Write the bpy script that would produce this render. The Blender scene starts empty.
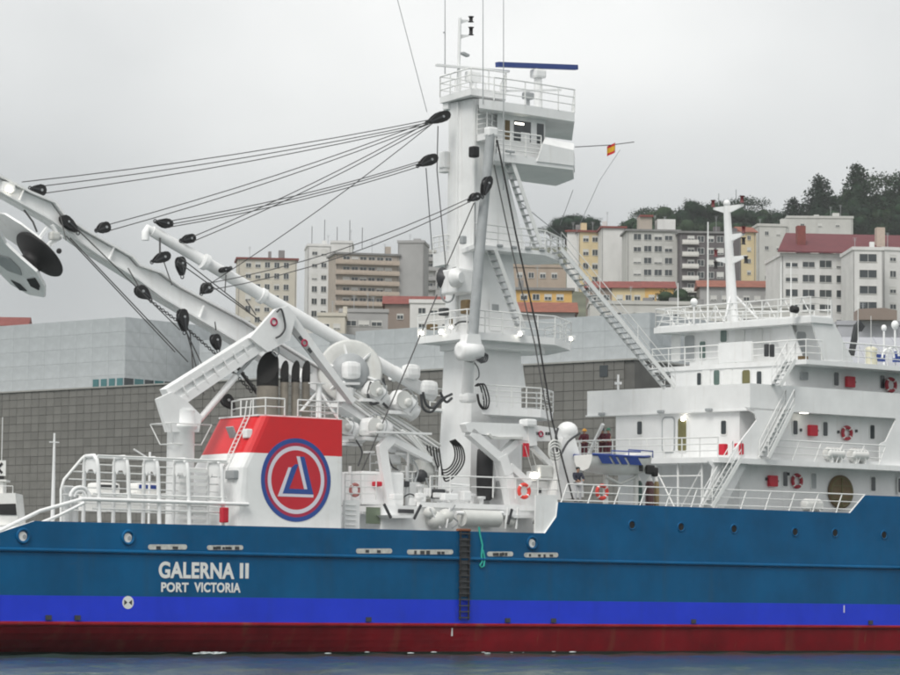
import bpy, bmesh, math, random
from math import sin, cos, pi, radians, sqrt, atan2
from mathutils import Vector as V, Matrix, noise as mnoise

# ------------------------------------------------------------------ camera, sky, sun, exposure
sc = bpy.context.scene
COL = sc.collection
F, D0, YAW, CH, PITCH, ROLL = 3000.0, 150.0, radians(36.5), 2.5, 0.0885, 0.0095
cf = V((0, cos(PITCH), sin(PITCH))); cu0 = V((0, -sin(PITCH), cos(PITCH))); cr0 = V((1, 0, 0))
cr = cr0 * cos(ROLL) + cu0 * sin(ROLL); cu = -cr0 * sin(ROLL) + cu0 * cos(ROLL)
cam_d = bpy.data.cameras.new('camera'); cam = bpy.data.objects.new('camera', cam_d); COL.objects.link(cam)
cam_d.sensor_width = 36.0; cam_d.lens = 36.0 * F / 900.0; cam_d.clip_start = 0.5; cam_d.clip_end = 8000
m = Matrix.Identity(4)
for i in range(3):
    m[i][0] = cr[i]; m[i][1] = cu[i]; m[i][2] = -cf[i]
m[0][3], m[1][3], m[2][3] = 0, 0, CH
cam.matrix_world = m
sc.camera = cam
sc.view_settings.view_transform = 'Standard'; sc.view_settings.look = 'None'
sc.render.engine = 'CYCLES'; sc.cycles.pixel_filter_type = 'BLACKMAN_HARRIS'; sc.cycles.filter_width = 2.0
sc.view_settings.gamma = 1.0; sc.view_settings.exposure = 0.58

SUN_EL, SUN_AZ = radians(52), radians(205)      # light comes from behind the camera, a little from the left
w = bpy.data.worlds.new('World'); sc.world = w; w.use_nodes = True
nt = w.node_tree; nt.nodes.clear(); N = nt.nodes.new; L = nt.links.new
out = N('ShaderNodeOutputWorld'); bg = N('ShaderNodeBackground'); bg.inputs['Strength'].default_value = 0.1
sky = N('ShaderNodeTexSky'); sky.sky_type = 'NISHITA'; sky.sun_disc = False
sky.sun_elevation = SUN_EL; sky.sun_rotation = SUN_AZ; sky.dust_density = 3.0
tc = N('ShaderNodeTexCoord'); mp = N('ShaderNodeMapping'); mp.inputs['Scale'].default_value = (2.0, 2.0, 3.0); mp.inputs['Location'].default_value = (3.38, 4.26, 2.46)
n1 = N('ShaderNodeTexNoise'); n1.inputs['Scale'].default_value = 2.6; n1.inputs['Detail'].default_value = 4; n1.inputs['Roughness'].default_value = .36
r1 = N('ShaderNodeValToRGB'); r1.color_ramp.elements[0].position = .34; r1.color_ramp.elements[1].position = .64
r1.color_ramp.elements[0].color = (.72, .735, .745, 1); r1.color_ramp.elements[1].color = (1.14, 1.14, 1.135, 1)
mx = N('ShaderNodeMix'); mx.data_type = 'RGBA'; mx.inputs['Factor'].default_value = .94     # an almost closed cloud deck over the blue
L(tc.outputs['Generated'], mp.inputs['Vector']); L(mp.outputs['Vector'], n1.inputs['Vector']); L(n1.outputs['Fac'], r1.inputs['Fac'])
sx = N('ShaderNodeSeparateXYZ'); L(tc.outputs['Generated'], sx.inputs['Vector'])      # an overcast dome: darker towards the horizon
r2 = N('ShaderNodeValToRGB'); r2.color_ramp.interpolation = 'EASE'; r2.color_ramp.elements[0].position = .06; r2.color_ramp.elements[1].position = .19
r2.color_ramp.elements[0].color = (3.4, 3.52, 3.57, 1); r2.color_ramp.elements[1].color = (6.6, 6.6, 6.5, 1); L(sx.outputs['Z'], r2.inputs['Fac'])
cm = N('ShaderNodeMix'); cm.data_type = 'RGBA'; cm.blend_type = 'MULTIPLY'; cm.inputs['Factor'].default_value = 1; L(r2.outputs['Color'], cm.inputs['A']); L(r1.outputs['Color'], cm.inputs['B'])
L(sky.outputs['Color'], mx.inputs['A']); L(cm.outputs['Result'], mx.inputs['B']); L(mx.outputs['Result'], bg.inputs['Color']); L(bg.outputs['Background'], out.inputs['Surface'])
sd = bpy.data.lights.new('sun', 'SUN'); sd.energy = 1.5; sd.angle = radians(25); sd.color = (1.0, .97, .92)
sun = bpy.data.objects.new('sun', sd); COL.objects.link(sun)
sdir = V((sin(SUN_AZ) * cos(SUN_EL), cos(SUN_AZ) * cos(SUN_EL), sin(SUN_EL)))
sun.rotation_euler = sdir.to_track_quat('Z', 'Y').to_euler(); sun.location = sdir * 300 + V((0, 100, 0))

# ------------------------------------------------------------------ places: ship coordinates are s (forward), t (to port), z (up)
SHIP_O = V((0, D0, 0)); EX = V((cos(YAW), sin(YAW), 0)); EY = V((-sin(YAW), cos(YAW), 0)); CAMP = V((0, 0, CH))
SHIP_M = Matrix.Translation(SHIP_O) @ Matrix.Rotation(YAW, 4, 'Z')
def ray(u, v): return cf * F + cr * (u - 450) + cu * (337.5 - v)
def S(u, v, t):
    d = ray(u, v); k = ((SHIP_O - CAMP).dot(EY) + t) / d.dot(EY); p = CAMP + d * k - SHIP_O
    return V((p.dot(EX), t, p.z))
def A(u, v, s):
    d = ray(u, v); k = ((SHIP_O - CAMP).dot(EX) + s) / d.dot(EX); p = CAMP + d * k - SHIP_O
    return V((s, p.dot(EY), p.z))
def U(u, t, z):
    lo, hi = -60.0, 80.0
    for _ in range(40):
        s = (lo + hi) / 2; d = SHIP_M @ V((s, t, z)) - CAMP
        if 450 + F * d.dot(cr) / d.dot(cf) < u: lo = s
        else: hi = s
    return V((s, t, z))
def W(u, v, Y):
    d = ray(u, v); return CAMP + d * (Y / d.y)

# ------------------------------------------------------------------ mesh builder
class MB:
    def __init__(self): self.v = []; self.f = []; self.sm = []; self.mi = []; self.m = 0
    def add(self, vs, fs, smooth=False):
        b = len(self.v); self.v += [tuple(x) for x in vs]
        for f in fs: self.f.append([b + i for i in f]); self.sm.append(smooth); self.mi.append(self.m)
        return self
    def box(self, a, b):
        x0, y0, z0 = [min(a[i], b[i]) for i in range(3)]; x1, y1, z1 = [max(a[i], b[i]) for i in range(3)]
        return self.add([(x0,y0,z0),(x1,y0,z0),(x1,y1,z0),(x0,y1,z0),(x0,y0,z1),(x1,y0,z1),(x1,y1,z1),(x0,y1,z1)],
                        [(0,3,2,1),(4,5,6,7),(0,1,5,4),(1,2,6,5),(2,3,7,6),(3,0,4,7)])
    def cbox(self, c, d): c = V(c); d = V(d) / 2; return self.box(c - d, c + d)
    def beam(self, p, q, w, h, side=(0,1,0), w2=None, h2=None):
        p = V(p); q = V(q); d = (q - p).normalized(); a = V(side); a = (a - d * a.dot(d)).normalized(); b = d.cross(a)
        w2 = w if w2 is None else w2; h2 = h if h2 is None else h2; vs = []
        for o, ww, hh in ((p, w, h), (q, w2, h2)):
            for i, j in ((-1,-1),(1,-1),(1,1),(-1,1)): vs.append(o + a * i * ww / 2 + b * j * hh / 2)
        return self.add(vs, [(3,2,1,0),(4,5,6,7),(0,1,5,4),(1,2,6,5),(2,3,7,6),(3,0,4,7)])
    def rbox(self, c, d, ch=.2, M=None):      # a box with chamfered edges, optionally turned by M
        c = V(c); x, y, z = [k / 2 for k in d]; ch = min(ch, x * .8, y * .8, z * .8); vs = []; fs = []
        bm = bmesh.new(); bmesh.ops.create_cube(bm, size=1.0)
        for vv in bm.verts: vv.co = V((vv.co.x * 2 * x, vv.co.y * 2 * y, vv.co.z * 2 * z))
        bmesh.ops.bevel(bm, geom=bm.edges[:] , offset=ch, segments=2, profile=.6, affect='EDGES')
        bm.verts.ensure_lookup_table()
        for vv in bm.verts: vs.append(c + (M @ vv.co if M else vv.co))
        for ff in bm.faces: fs.append([k.index for k in ff.verts])
        bm.free(); return self.add(vs, fs, False)
    def tube(self, pts, r, n=8, cap=True, r2=None, smooth=True):
        pts = [V(p) for p in pts]; vs = []; fs = []; a = None; K = len(pts)
        for i, p in enumerate(pts):
            d = (pts[min(i+1, K-1)] - pts[max(i-1, 0)]).normalized()
            if a is None: a = d.orthogonal().normalized() if abs(d.z) > .99 else d.cross(V((0,0,1))).normalized()
            a = (a - d * a.dot(d)).normalized(); b = d.cross(a)
            rr = (r[i] if isinstance(r, (list, tuple)) else (r if r2 is None else r + (r2 - r) * i / (K-1)))
            for j in range(n): vs.append(p + a * cos(2*pi*j/n) * rr + b * sin(2*pi*j/n) * rr)
        for i in range(K-1):
            for j in range(n): fs.append((i*n+j, i*n+(j+1)%n, (i+1)*n+(j+1)%n, (i+1)*n+j))
        self.add(vs, fs, smooth)
        if cap: self.add(vs[:n], [list(range(n))[::-1]]); self.add(vs[-n:], [list(range(n))])
        return self
    def hose(self, pts, r, n=6, k=5):            # Catmull-Rom through the points
        p = [V(x) for x in pts]; p = [p[0]*2 - p[1]] + p + [p[-1]*2 - p[-2]]; o = []
        for i in range(1, len(p)-2):
            for j in range(k):
                t = j/k; o.append(.5*((2*p[i]) + (p[i+1]-p[i-1])*t + (2*p[i-1]-5*p[i]+4*p[i+1]-p[i+2])*t*t + (3*p[i]-p[i-1]-3*p[i+1]+p[i+2])*t**3))
        return self.tube(o + [p[-2]], r, n)
    def prism(self, poly, vec):
        n = len(poly); vec = V(vec); p = [V(x) for x in poly]
        nr = V((0,0,0))
        for i in range(n): nr += p[i].cross(p[(i+1) % n])
        if nr.dot(vec) > 0: p = p[::-1]
        return self.add(p + [x + vec for x in p], [list(range(n)), list(range(n, 2*n))[::-1]] + [(i, i+n, (i+1) % n + n, (i+1) % n) for i in range(n)])
    def lathe(self, o, ax, prof, n=20, smooth=True):          # prof: (distance along axis, radius)
        o = V(o); ax = V(ax).normalized(); a = ax.orthogonal().normalized(); b = ax.cross(a); vs = []; fs = []
        for h, r in prof:
            for j in range(n): vs.append(o + ax * h + a * cos(2*pi*j/n) * r + b * sin(2*pi*j/n) * r)
        for i in range(len(prof) - 1):
            for j in range(n): fs.append((i*n+j, i*n+(j+1)%n, (i+1)*n+(j+1)%n, (i+1)*n+j))
        self.add(vs, fs, smooth)
        if prof[0][1] > 1e-4: self.add(vs[:n], [list(range(n))[::-1]])
        if prof[-1][1] > 1e-4: self.add(vs[-n:], [list(range(n))])
        return self
    def ball(self, c, r, n=10, sq=(1,1,1)):
        vs = []; fs = []; c = V(c); K = n // 2 + 1
        for i in range(K + 1):
            for j in range(n):
                th = pi * i / K; vs.append(c + V((r*sq[0]*sin(th)*cos(2*pi*j/n), r*sq[1]*sin(th)*sin(2*pi*j/n), r*sq[2]*cos(th))))
        for i in range(K):
            for j in range(n): fs.append((i*n+j, (i+1)*n+j, (i+1)*n+(j+1)%n, i*n+(j+1)%n))
        return self.add(vs, fs, True)
    def torus(self, c, ax, R, r, n=24, k=8):
        c = V(c); ax = V(ax).normalized(); a = ax.orthogonal().normalized(); b = ax.cross(a); vs = []; fs = []
        for i in range(n):
            d = a * cos(2*pi*i/n) + b * sin(2*pi*i/n)
            for j in range(k): vs.append(c + d * (R + r * cos(2*pi*j/k)) + ax * r * sin(2*pi*j/k))
        for i in range(n):
            for j in range(k): fs.append((i*k+j, ((i+1)%n)*k+j, ((i+1)%n)*k+(j+1)%k, i*k+(j+1)%k))
        return self.add(vs, fs, True)
    def disc(self, c, ax, r0, r1, n=40):
        c = V(c); ax = V(ax).normalized(); a = ax.orthogonal().normalized(); b = ax.cross(a)
        ds = [a * cos(2*pi*j/n) + b * sin(2*pi*j/n) for j in range(n)]
        if r0 <= 0: return self.add([c + d * r1 for d in ds], [list(range(n))])
        return self.add([c + d * r0 for d in ds] + [c + d * r1 for d in ds], [(j, n+j, n+(j+1)%n, (j+1)%n) for j in range(n)])
    def mesh(self, name, mat):
        me = bpy.data.meshes.new(name); me.from_pydata(self.v, [], self.f)
        for x in (mat if isinstance(mat, (list, tuple)) else [mat]): me.materials.append(x)
        me.polygons.foreach_set('use_smooth', self.sm); me.polygons.foreach_set('material_index', self.mi); me.update(); return me
    def build(self, name, mat, parent=None, loc=None):
        o = bpy.data.objects.new(name, self.mesh(name, mat)); COL.objects.link(o)
        if parent: o.parent = parent
        if loc is not None: o.location = loc
        return o
def inst(name, me, parent=None, loc=(0,0,0), rz=0):
    o = bpy.data.objects.new(name, me); COL.objects.link(o); o.parent = parent; o.location = loc; o.rotation_euler = (0, 0, rz); return o
def tag(o, label, cat, group=None, kind=None):
    if label: o['label'] = label
    if cat: o['category'] = cat
    if group: o['group'] = group
    if kind: o['kind'] = kind
    return o
def empty(name, loc=(0,0,0), rz=0, parent=None):
    o = bpy.data.objects.new(name, None); COL.objects.link(o); o.location = loc; o.rotation_euler = (0, 0, rz); o.empty_display_size = .2
    if parent: o.parent = parent
    return o
def on_ship(name, p, label, cat, group=None):      # a top-level thing standing or hanging on the ship: origin at ship point p, axes s, t, z
    o = empty(name, SHIP_M @ V(p), YAW); return tag(o, label, cat, group)
def copy_tree(o, parent=None):
    c = o.copy(); COL.objects.link(c); c.parent = parent
    for ch in list(o.children): copy_tree(ch, c)
    return c

# ------------------------------------------------------------------ materials
MATS = {}
def mat(name, col, rough=.5, var=.12, scale=1.5, metal=0.0, bump=0.0, bscale=None, streak=0.0, streak_col=(.25,.16,.08), streak_scale=2.5, spec=.5, emit=0.0, coat=0.0):
    M = bpy.data.materials.new(name); M.use_nodes = True; nt = M.node_tree; P = nt.nodes['Principled BSDF']; N = nt.nodes.new; L = nt.links.new
    P.inputs['Roughness'].default_value = rough; P.inputs['Metallic'].default_value = metal; P.inputs['Specular IOR Level'].default_value = spec
    if coat: P.inputs['Coat Weight'].default_value = coat; P.inputs['Coat Roughness'].default_value = .15
    tc = N('ShaderNodeTexCoord'); n = N('ShaderNodeTexNoise'); n.inputs['Scale'].default_value = scale; n.inputs['Detail'].default_value = 6; n.inputs['Roughness'].default_value = .6
    L(tc.outputs['Object'], n.inputs['Vector'])
    r = N('ShaderNodeMapRange'); r.inputs['From Min'].default_value = .25; r.inputs['From Max'].default_value = .75; r.inputs['To Min'].default_value = 1 - var; r.inputs['To Max'].default_value = 1 + var * .6
    L(n.outputs['Fac'], r.inputs['Value'])
    mul = N('ShaderNodeMix'); mul.data_type = 'RGBA'; mul.blend_type = 'MULTIPLY'; mul.inputs['Factor'].default_value = 1; mul.inputs['A'].default_value = (*col, 1)
    L(r.outputs['Result'], mul.inputs['B']); last = mul.outputs['Result']
    if streak:
        mp = N('ShaderNodeMapping'); mp.inputs['Scale'].default_value = (streak_scale, streak_scale, streak_scale * .09); L(tc.outputs['Object'], mp.inputs['Vector'])
        n2 = N('ShaderNodeTexNoise'); n2.inputs['Scale'].default_value = 1.0; n2.inputs['Detail'].default_value = 5; L(mp.outputs['Vector'], n2.inputs['Vector'])
        r2 = N('ShaderNodeMapRange'); r2.inputs['From Min'].default_value = .58; r2.inputs['From Max'].default_value = .82; r2.inputs['To Max'].default_value = streak; L(n2.outputs['Fac'], r2.inputs['Value'])
        m2 = N('ShaderNodeMix'); m2.data_type = 'RGBA'; L(r2.outputs['Result'], m2.inputs['Factor']); L(last, m2.inputs['A']); m2.inputs['B'].default_value = (*streak_col, 1); last = m2.outputs['Result']
    L(last, P.inputs['Base Color'])
    if bump:
        b = N('ShaderNodeBump'); b.inputs['Strength'].default_value = bump; b.inputs['Distance'].default_value = .05
        n3 = N('ShaderNodeTexNoise'); n3.inputs['Scale'].default_value = bscale or scale * 3; n3.inputs['Detail'].default_value = 3; L(tc.outputs['Object'], n3.inputs['Vector']); L(n3.outputs['Fac'], b.inputs['Height']); L(b.outputs['Normal'], P.inputs['Normal'])
    if emit: L(last, P.inputs['Emission Color']); P.inputs['Emission Strength'].default_value = emit
    MATS[name] = M; return M
WHITE = mat('white_paint', (.82,.83,.83), .38, .09, .9, streak=.26, streak_col=(.44,.40,.34), streak_scale=3.2, bump=.05, bscale=.8)
def plate_waves(M, period=.75, strength=.10):
    nt = M.node_tree; P = nt.nodes['Principled BSDF']; old = P.inputs['Normal'].links[0].from_node if P.inputs['Normal'].links else None
    tc = nt.nodes.new('ShaderNodeTexCoord'); wv = nt.nodes.new('ShaderNodeTexWave'); wv.bands_direction = 'X'; wv.inputs['Scale'].default_value = .314 / period; wv.inputs['Distortion'].default_value = 1.5; wv.inputs['Detail'].default_value = 2; wv.inputs['Detail Scale'].default_value = .6
    b = nt.nodes.new('ShaderNodeBump'); b.inputs['Strength'].default_value = strength; b.inputs['Distance'].default_value = .04
    nt.links.new(tc.outputs['Object'], wv.inputs['Vector']); nt.links.new(wv.outputs['Fac'], b.inputs['Height'])
    if old: nt.links.new(old.outputs['Normal'], b.inputs['Normal'])
    nt.links.new(b.outputs['Normal'], P.inputs['Normal'])
plate_waves(WHITE, .7, .05)
WHITE2 = mat('white_rail_paint', (.78,.79,.78), .4, .08, 3)
CREAM = mat('cream_paint', (.62,.63,.61), .45, .12, 1.5, streak=.3, streak_col=(.35,.30,.22))
GREYP = mat('grey_paint', (.36,.38,.39), .5, .15, 2)
DARKG = mat('dark_steel', (.045,.048,.052), .55, .3, 3)
BLACK = mat('black_rubber', (.012,.012,.013), .65, .3, 3)
SOOT = mat('soot', (.01,.01,.01), .9, .2, 4)
HBLUE = mat('hull_teal_blue', (.001,.096,.235), .45, .30, .3, streak=.4, streak_col=(.03,.075,.12), streak_scale=1.3, bump=.2, bscale=.35, spec=.14)  # cloudy tone variation and streaks paint uneven sheen into the colour
HBAND = mat('hull_ultramarine', (.020,.052,.66), .45, .15, .4, spec=.14, streak=.22, streak_col=(.02,.04,.2), streak_scale=.9, bump=.2, bscale=.35)
HRED = mat('hull_antifouling_red', (.23,.005,.012), .5, .35, .6, spec=.15, streak=.55, streak_col=(.20,.11,.06), streak_scale=.8, bump=.2, bscale=.5)
def rust_runs(M, amount=.55, col=(.13,.075,.04)):      # sparse narrow rust weeps and scuffs in the paint
    nt = M.node_tree; P = nt.nodes['Principled BSDF']; src = P.inputs['Base Color'].links[0].from_socket; N = nt.nodes.new; L = nt.links.new
    tc = N('ShaderNodeTexCoord'); last = src
    for sc_, lo, hi, off in (((3.2,3.2,.16), .66, .80, 0), ((.55,.55,1.6), .68, .80, 7)):
        mp = N('ShaderNodeMapping'); mp.inputs['Scale'].default_value = sc_; mp.inputs['Location'].default_value = (off, off, 0); L(tc.outputs['Object'], mp.inputs['Vector'])
        n = N('ShaderNodeTexNoise'); n.inputs['Scale'].default_value = 1; n.inputs['Detail'].default_value = 6; n.inputs['Roughness'].default_value = .6; L(mp.outputs['Vector'], n.inputs['Vector'])
        r = N('ShaderNodeMapRange'); r.inputs['From Min'].default_value = lo; r.inputs['From Max'].default_value = hi; r.inputs['To Max'].default_value = amount; L(n.outputs['Fac'], r.inputs['Value'])
        m = N('ShaderNodeMix'); m.data_type = 'RGBA'; L(r.outputs['Result'], m.inputs['Factor']); L(last, m.inputs['A']); m.inputs['B'].default_value = (*col, 1); last = m.outputs['Result']
    L(last, P.inputs['Base Color'])
for _m in (HBLUE, HBAND, HRED): plate_waves(_m, .75, .16)
rust_runs(HBLUE, .45, (.08,.075,.06)); rust_runs(HBAND, .35, (.05,.06,.12)); rust_runs(HRED, .6, (.26,.17,.09)); rust_runs(WHITE, .30, (.40,.29,.18))
SLIME = mat('waterline_weed', (.018,.020,.012), .6, .5, 2)
LRED = mat('funnel_red', (.66,.010,.016), .38, .10, .8, streak=.15, streak_col=(.3,.03,.03))
FBLUE = mat('emblem_blue', (.02,.07,.30), .4, .05)
FRED = mat('emblem_red', (.55,.015,.03), .4, .05)
FPINK = mat('emblem_rim_red', (.40,.02,.07), .4, .05)
FWHITE = mat('emblem_white', (.70,.68,.76), .4, .04)
LETTER = mat('lettering_white', (.80,.80,.78), .5, .08, 3)
RINGD = mat('life_ring_dark_red', (.36,.018,.035), .55, .1)
RING = mat('life_ring_orange', (.72,.055,.04), .55, .1)
REDBOX = mat('fire_box_red', (.55,.008,.03), .4, .1)
ROPE = mat('dark_rope', (.085,.085,.085), .8, .3, 5)
ROPEG = mat('grey_wire', (.22,.23,.24), .6, .2, 5)
TEAL = mat('teal_rope', (.03,.45,.38), .8, .2, 5)
GLASS = mat('dark_window_glass', (.035,.045,.05), .08, .3, .8, spec=.8)
GLASSG = mat('green_window_glass', (.10,.16,.14), .1, .3, .8, spec=.8)
OLIVE = mat('olive_curtain', (.16,.15,.06), .6, .2, 2)
BROWN = mat('brown_hatch', (.16,.11,.05), .6, .25, 2)
RADARB = mat('radar_blue', (.02,.05,.22), .4, .1)
BOATBL = mat('boat_blue', (.015,.05,.25), .35, .1)
LAMP = mat('lit_lamp', (1.0,.93,.80), .3, .0, emit=4.5)
WARM = mat('lit_cabin', (.9,.85,.6), .3, .0, emit=2.0)
WOOD = mat('interior_wall', (.30,.26,.16), .6, .2, 2)
# ------------------------------------------------------------------ the ship
ship = tag(empty('fishing_vessel', SHIP_O, YAW), 'long tuna purse seiner with teal blue hull, red topped funnel and tall white mast tower', 'ship')
def part(name, mb, mat, parent=None): return mb.build(name, mat, parent or ship)

_ST = {}
def railing(pts, h=1.05, rails=3, sp=1.5, r=.037, parent=None, slant=None, name='railing'):
    pts = [V(p) for p in pts]; mb = MB()
    for k in range(rails):
        z = h * (k + 1) / rails; off = V(slant) * (z / h) if slant else V((0,0,0))
        mb.tube([p + off + V((0,0,z)) for p in pts], r * (1.1 if k == rails-1 else .8), 6)
    o = mb.build(name, WHITE2, parent or ship)
    key = (round(h, 2), r, tuple(slant) if slant else None)
    if key not in _ST:
        _ST[key] = MB().tube([(0,0,0), V((0,0,h)) + (V(slant) if slant else V((0,0,0)))], r, 6).mesh('stanchion', WHITE2)
    if parent is None:
        for a, b in zip(pts, pts[1:]):
            n = max(1, round((b - a).length / sp))
            for i in range(n + (1 if b is pts[-1] else 0)): inst('stanchion', _ST[key], o, a.lerp(b, i / n))
    else:
        m2 = MB()
    return o
def stair(p, q, wdir, width=.7, n=12, rail=True, name='stair', tread=.24):
    p = V(p); q = V(q); w = V(wdir).normalized() * width / 2; d = (q - p); mb = MB()
    for sg in (-1, 1):
        mb.beam(p + w*sg, q + w*sg, .05, .22, wdir)
        if rail:
            up = V((0,0,.95)); mb.tube([p + w*sg, p + w*sg + up, q + w*sg + up, q + w*sg], .028, 6)
            for k in (1/3, 2/3): mb.tube([p + d*k + w*sg, p + d*k + w*sg + up], .024, 6)
            mb.tube([p + w*sg + up*.5, q + w*sg + up*.5], .022, 6)
    o = mb.build(name, WHITE2, ship); dh = V((d.x, d.y, 0)).normalized(); wn = V(wdir).normalized()
    me = MB()
    a, b = dh * tread/2, wn * (width/2 - .03); zz = V((0,0,.02))
    vs = [a+b-zz, -a+b-zz, -a-b-zz, a-b-zz]; me.prism(vs, zz*2); me = me.mesh('tread', GREYP)
    for i in range(n): inst('tread', me, o, p + d * (i + .5) / n)
    return o

# ---- hull
ZR = [-1.6, -.5, 0, .13, .35, .7, 1.0, 1.25, 1.40, 2.70, 3.7, 4.72]
TOP = [(-34,4.9), (-25.2,5.45), (-23.3,6.06), (-15,6.08), (-8,6.1), (0,6.12), (6.16,6.14), (6.9,7.0), (7.0,7.75), (14,7.74), (21,7.73), (27.7,7.72), (28.85,8.74), (33,8.75), (36,8.8), (39,8.9), (42,9.1), (45,9.4), (48,9.7), (50,10), (51.5,10.2)]
BEAM = 14.4
def inset(s, z):
    o = 0.0
    if s > 33: o += 7.2 * min(1, (s - 33) / 18.5) ** (1.7 + .16 * max(0, z))
    if z < 1.4: o += (.10 + 1.0 * max(0, min(1, (2 - s) / 30)) ** 1.3) * ((1.4 - z) / 1.4) ** 1.6 * 2.0
    if s < -29: o += .10 * (-29 - s) ** 1.5
    return min(o, 7.19)
cols = []
base = [x for x, _ in TOP]
def topz(s):
    for (a, za), (b, zb) in zip(TOP, TOP[1:]):
        if a <= s <= b: return za + (zb - za) * (s - a) / (b - a)
ss = []
for (a, _), (b, _) in zip(TOP, TOP[1:]):
    n = max(1, int((b - a) / 2.0)); ss += [a + (b - a) * i / n for i in range(n)]
ss.append(TOP[-1][0])
hb = MB()
def hull_side(port):
    g = []
    for s in ss:
        col = []
        for z in ZR + [topz(s)]:
            i = inset(s, z); col.append(V((s, BEAM - i if port else i, z)))
        g.append(col)
    n = len(g[0]); vs = [p for c in g for p in c]
    for k, lo, hi in ((4, 0, 3), (0, 3, 8), (1, 8, 9), (2, 9, n-1)):
        hb.m = k
        fs = [((i*n+j, (i+1)*n+j, (i+1)*n+j+1, i*n+j+1) if not port else (i*n+j, i*n+j+1, (i+1)*n+j+1, (i+1)*n+j)) for i in range(len(g)-1) for j in range(lo, hi)]
        hb.add(vs, fs, False)
    return g
g0 = hull_side(False); g1 = hull_side(True)
hb.m = 2
n = len(g0[0]); hb.add(g0[0] + g1[0], [(j, j+1, n+j+1, n+j) for j in range(n-1)])
hb.m = 0
hb.add([c[0] for c in g0] + [c[0] for c in g1], [(i, len(ss)+i, len(ss)+i+1, i+1) for i in range(len(ss)-1)])
hb.m = 3                                              # inner side of the bulwark
for g, sg in ((g0, 1), (g1, -1)):
    inn = [(c[-1] + V((0, .14*sg, 0)), V((c[-1].x, c[-1].y + .14*sg, 4.4))) for c in g]
    for (a, c0), (b, c1) in zip(zip(inn, g), list(zip(inn, g))[1:]):
        hb.add([a[0], b[0], b[1], a[1], c0[-1], c1[-1]], [(0,1,2,3), (4,5,1,0)])
hull = part('hull', hb, [HRED, HBAND, HBLUE, WHITE, SLIME])
def strake(z, r, m, name, s1):
    xs = [s for s in ss if s < s1]
    mb = MB().tube([(s, inset(s, z) - r*.2, z) for s in xs], r, 8); mb.build(name, m, hull)
strake(4.74, .10, HBLUE, 'rubbing_strake', 45); strake(1.42, .11, HRED, 'bilge_strake', 40)
part('main_deck', MB().box((-33.6, .5, 4.5), (22, 13.9, 4.62)), GREYP)
part('shelter_deck', MB().box((7.05, .16, 6.95), (33, 14.24, 7.05)), GREYP)
part('forecastle_deck', MB().prism([(33.01,.4,7), (33.01,14,7), (44,10,7), (44,4.4,7)], (0,0,.08)), GREYP)
part('shelter_bulkhead', MB().box((7.1, .2, 4.63), (7.3, 14.2, 6.94)), WHITE)

PORTW = mat('stained_port_white', (.58,.58,.54), .6, .35, 4, streak=.6, streak_col=(.25,.17,.10), streak_scale=6)
def slot(u0, u1, v, h, dirty):
    a = S(u0, v, 0); b = S(u1, v, 0); mb = MB(); n = 8; pts = []
    r = h / 2
    for i in range(n + 1): th = -pi/2 + pi*i/n; pts.append(V((b.x - r + r*cos(th), -.02, b.z + r*sin(th))))
    for i in range(n + 1): th = pi/2 + pi*i/n; pts.append(V((a.x + r + r*cos(th), -.02, a.z + r*sin(th))))
    mb.prism(pts, (0, .03, 0)); o = mb.build('freeing_port', PORTW, hull)
    rnd = random.Random(int(u0)); mb2 = MB(); L_ = b.x - a.x
    for k in range(dirty):
        x = a.x + .25 + (L_ - .6) * (k + rnd.random()*.6) / max(1, dirty); ww = rnd.uniform(.12, .3)
        mb2.box((x, -.032, a.z - h*rnd.uniform(.25,.42)), (x + ww, -.021, a.z + h*rnd.uniform(.2,.42)))
    if dirty: mb2.build('port_opening', DARKG, hull)
for a in ((148,187,547,.24,2), (207,243,547.6,.22,6), (356,392,551,.24,2), (407,453,552,.24,5), (487,513,554,.24,5), (524,558,555,.24,4)): slot(*a)
for u, v in ((23,536), (128,537.5), (532,543)):
    c = S(u, v, 0); mb = MB().torus(c + V((0,-.02,0)), (0,1,0), .30, .075, 24, 8); mb.build('fairlead', HBLUE, hull)
    MB().lathe(c + V((-.03,-.01,-.02)), (0,-1,0), [(0,.22), (.012,.22)], 20).build('fairlead_opening', LETTER, hull)
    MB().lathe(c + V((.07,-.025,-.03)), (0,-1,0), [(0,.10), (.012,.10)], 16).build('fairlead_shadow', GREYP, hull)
for u, v in ((632,525), (681,527), (734,529), (795,532), (835,533), (884,535)):
    c = S(u, v, 0); MB().torus(c, (0,1,0), .23, .045, 20, 6).build('porthole', HBLUE, hull)
    MB().lathe(c, (0,-1,0), [(-.05,.23), (.004,.23)], 18).build('porthole_glass', SOOT, hull)
for u in (48, 77, 368, 507, 553, 693, 870):
    c = S(u, 617 + u*.006, 0); MB().box(c + V((-.14,-.10,-.12)), c + V((.14,0,.10))).build('scupper', DARKG, hull)
c = S(128, 602.5, 0)
MB().lathe(c, (0,-1,0), [(0,.30), (.008,.30)], 24).build('thruster_mark', LETTER, hull)
for sg in (-1, 1): MB().prism([c + V((sg*.03,-.012,0)), c + V((sg*.21,-.012,.13)), c + V((sg*.21,-.012,-.13))], (0,.003,0)).build('thruster_mark_blade', DARKG, hull)
for u, v in ((452,632), (844,609)):
    c = S(u, v, 0); MB().box(c + V((-.03,-.02,-.2)), c + V((.03,.05 + (.5 if v > 620 else 0),.2))).build('draught_mark', LETTER, hull)

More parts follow.
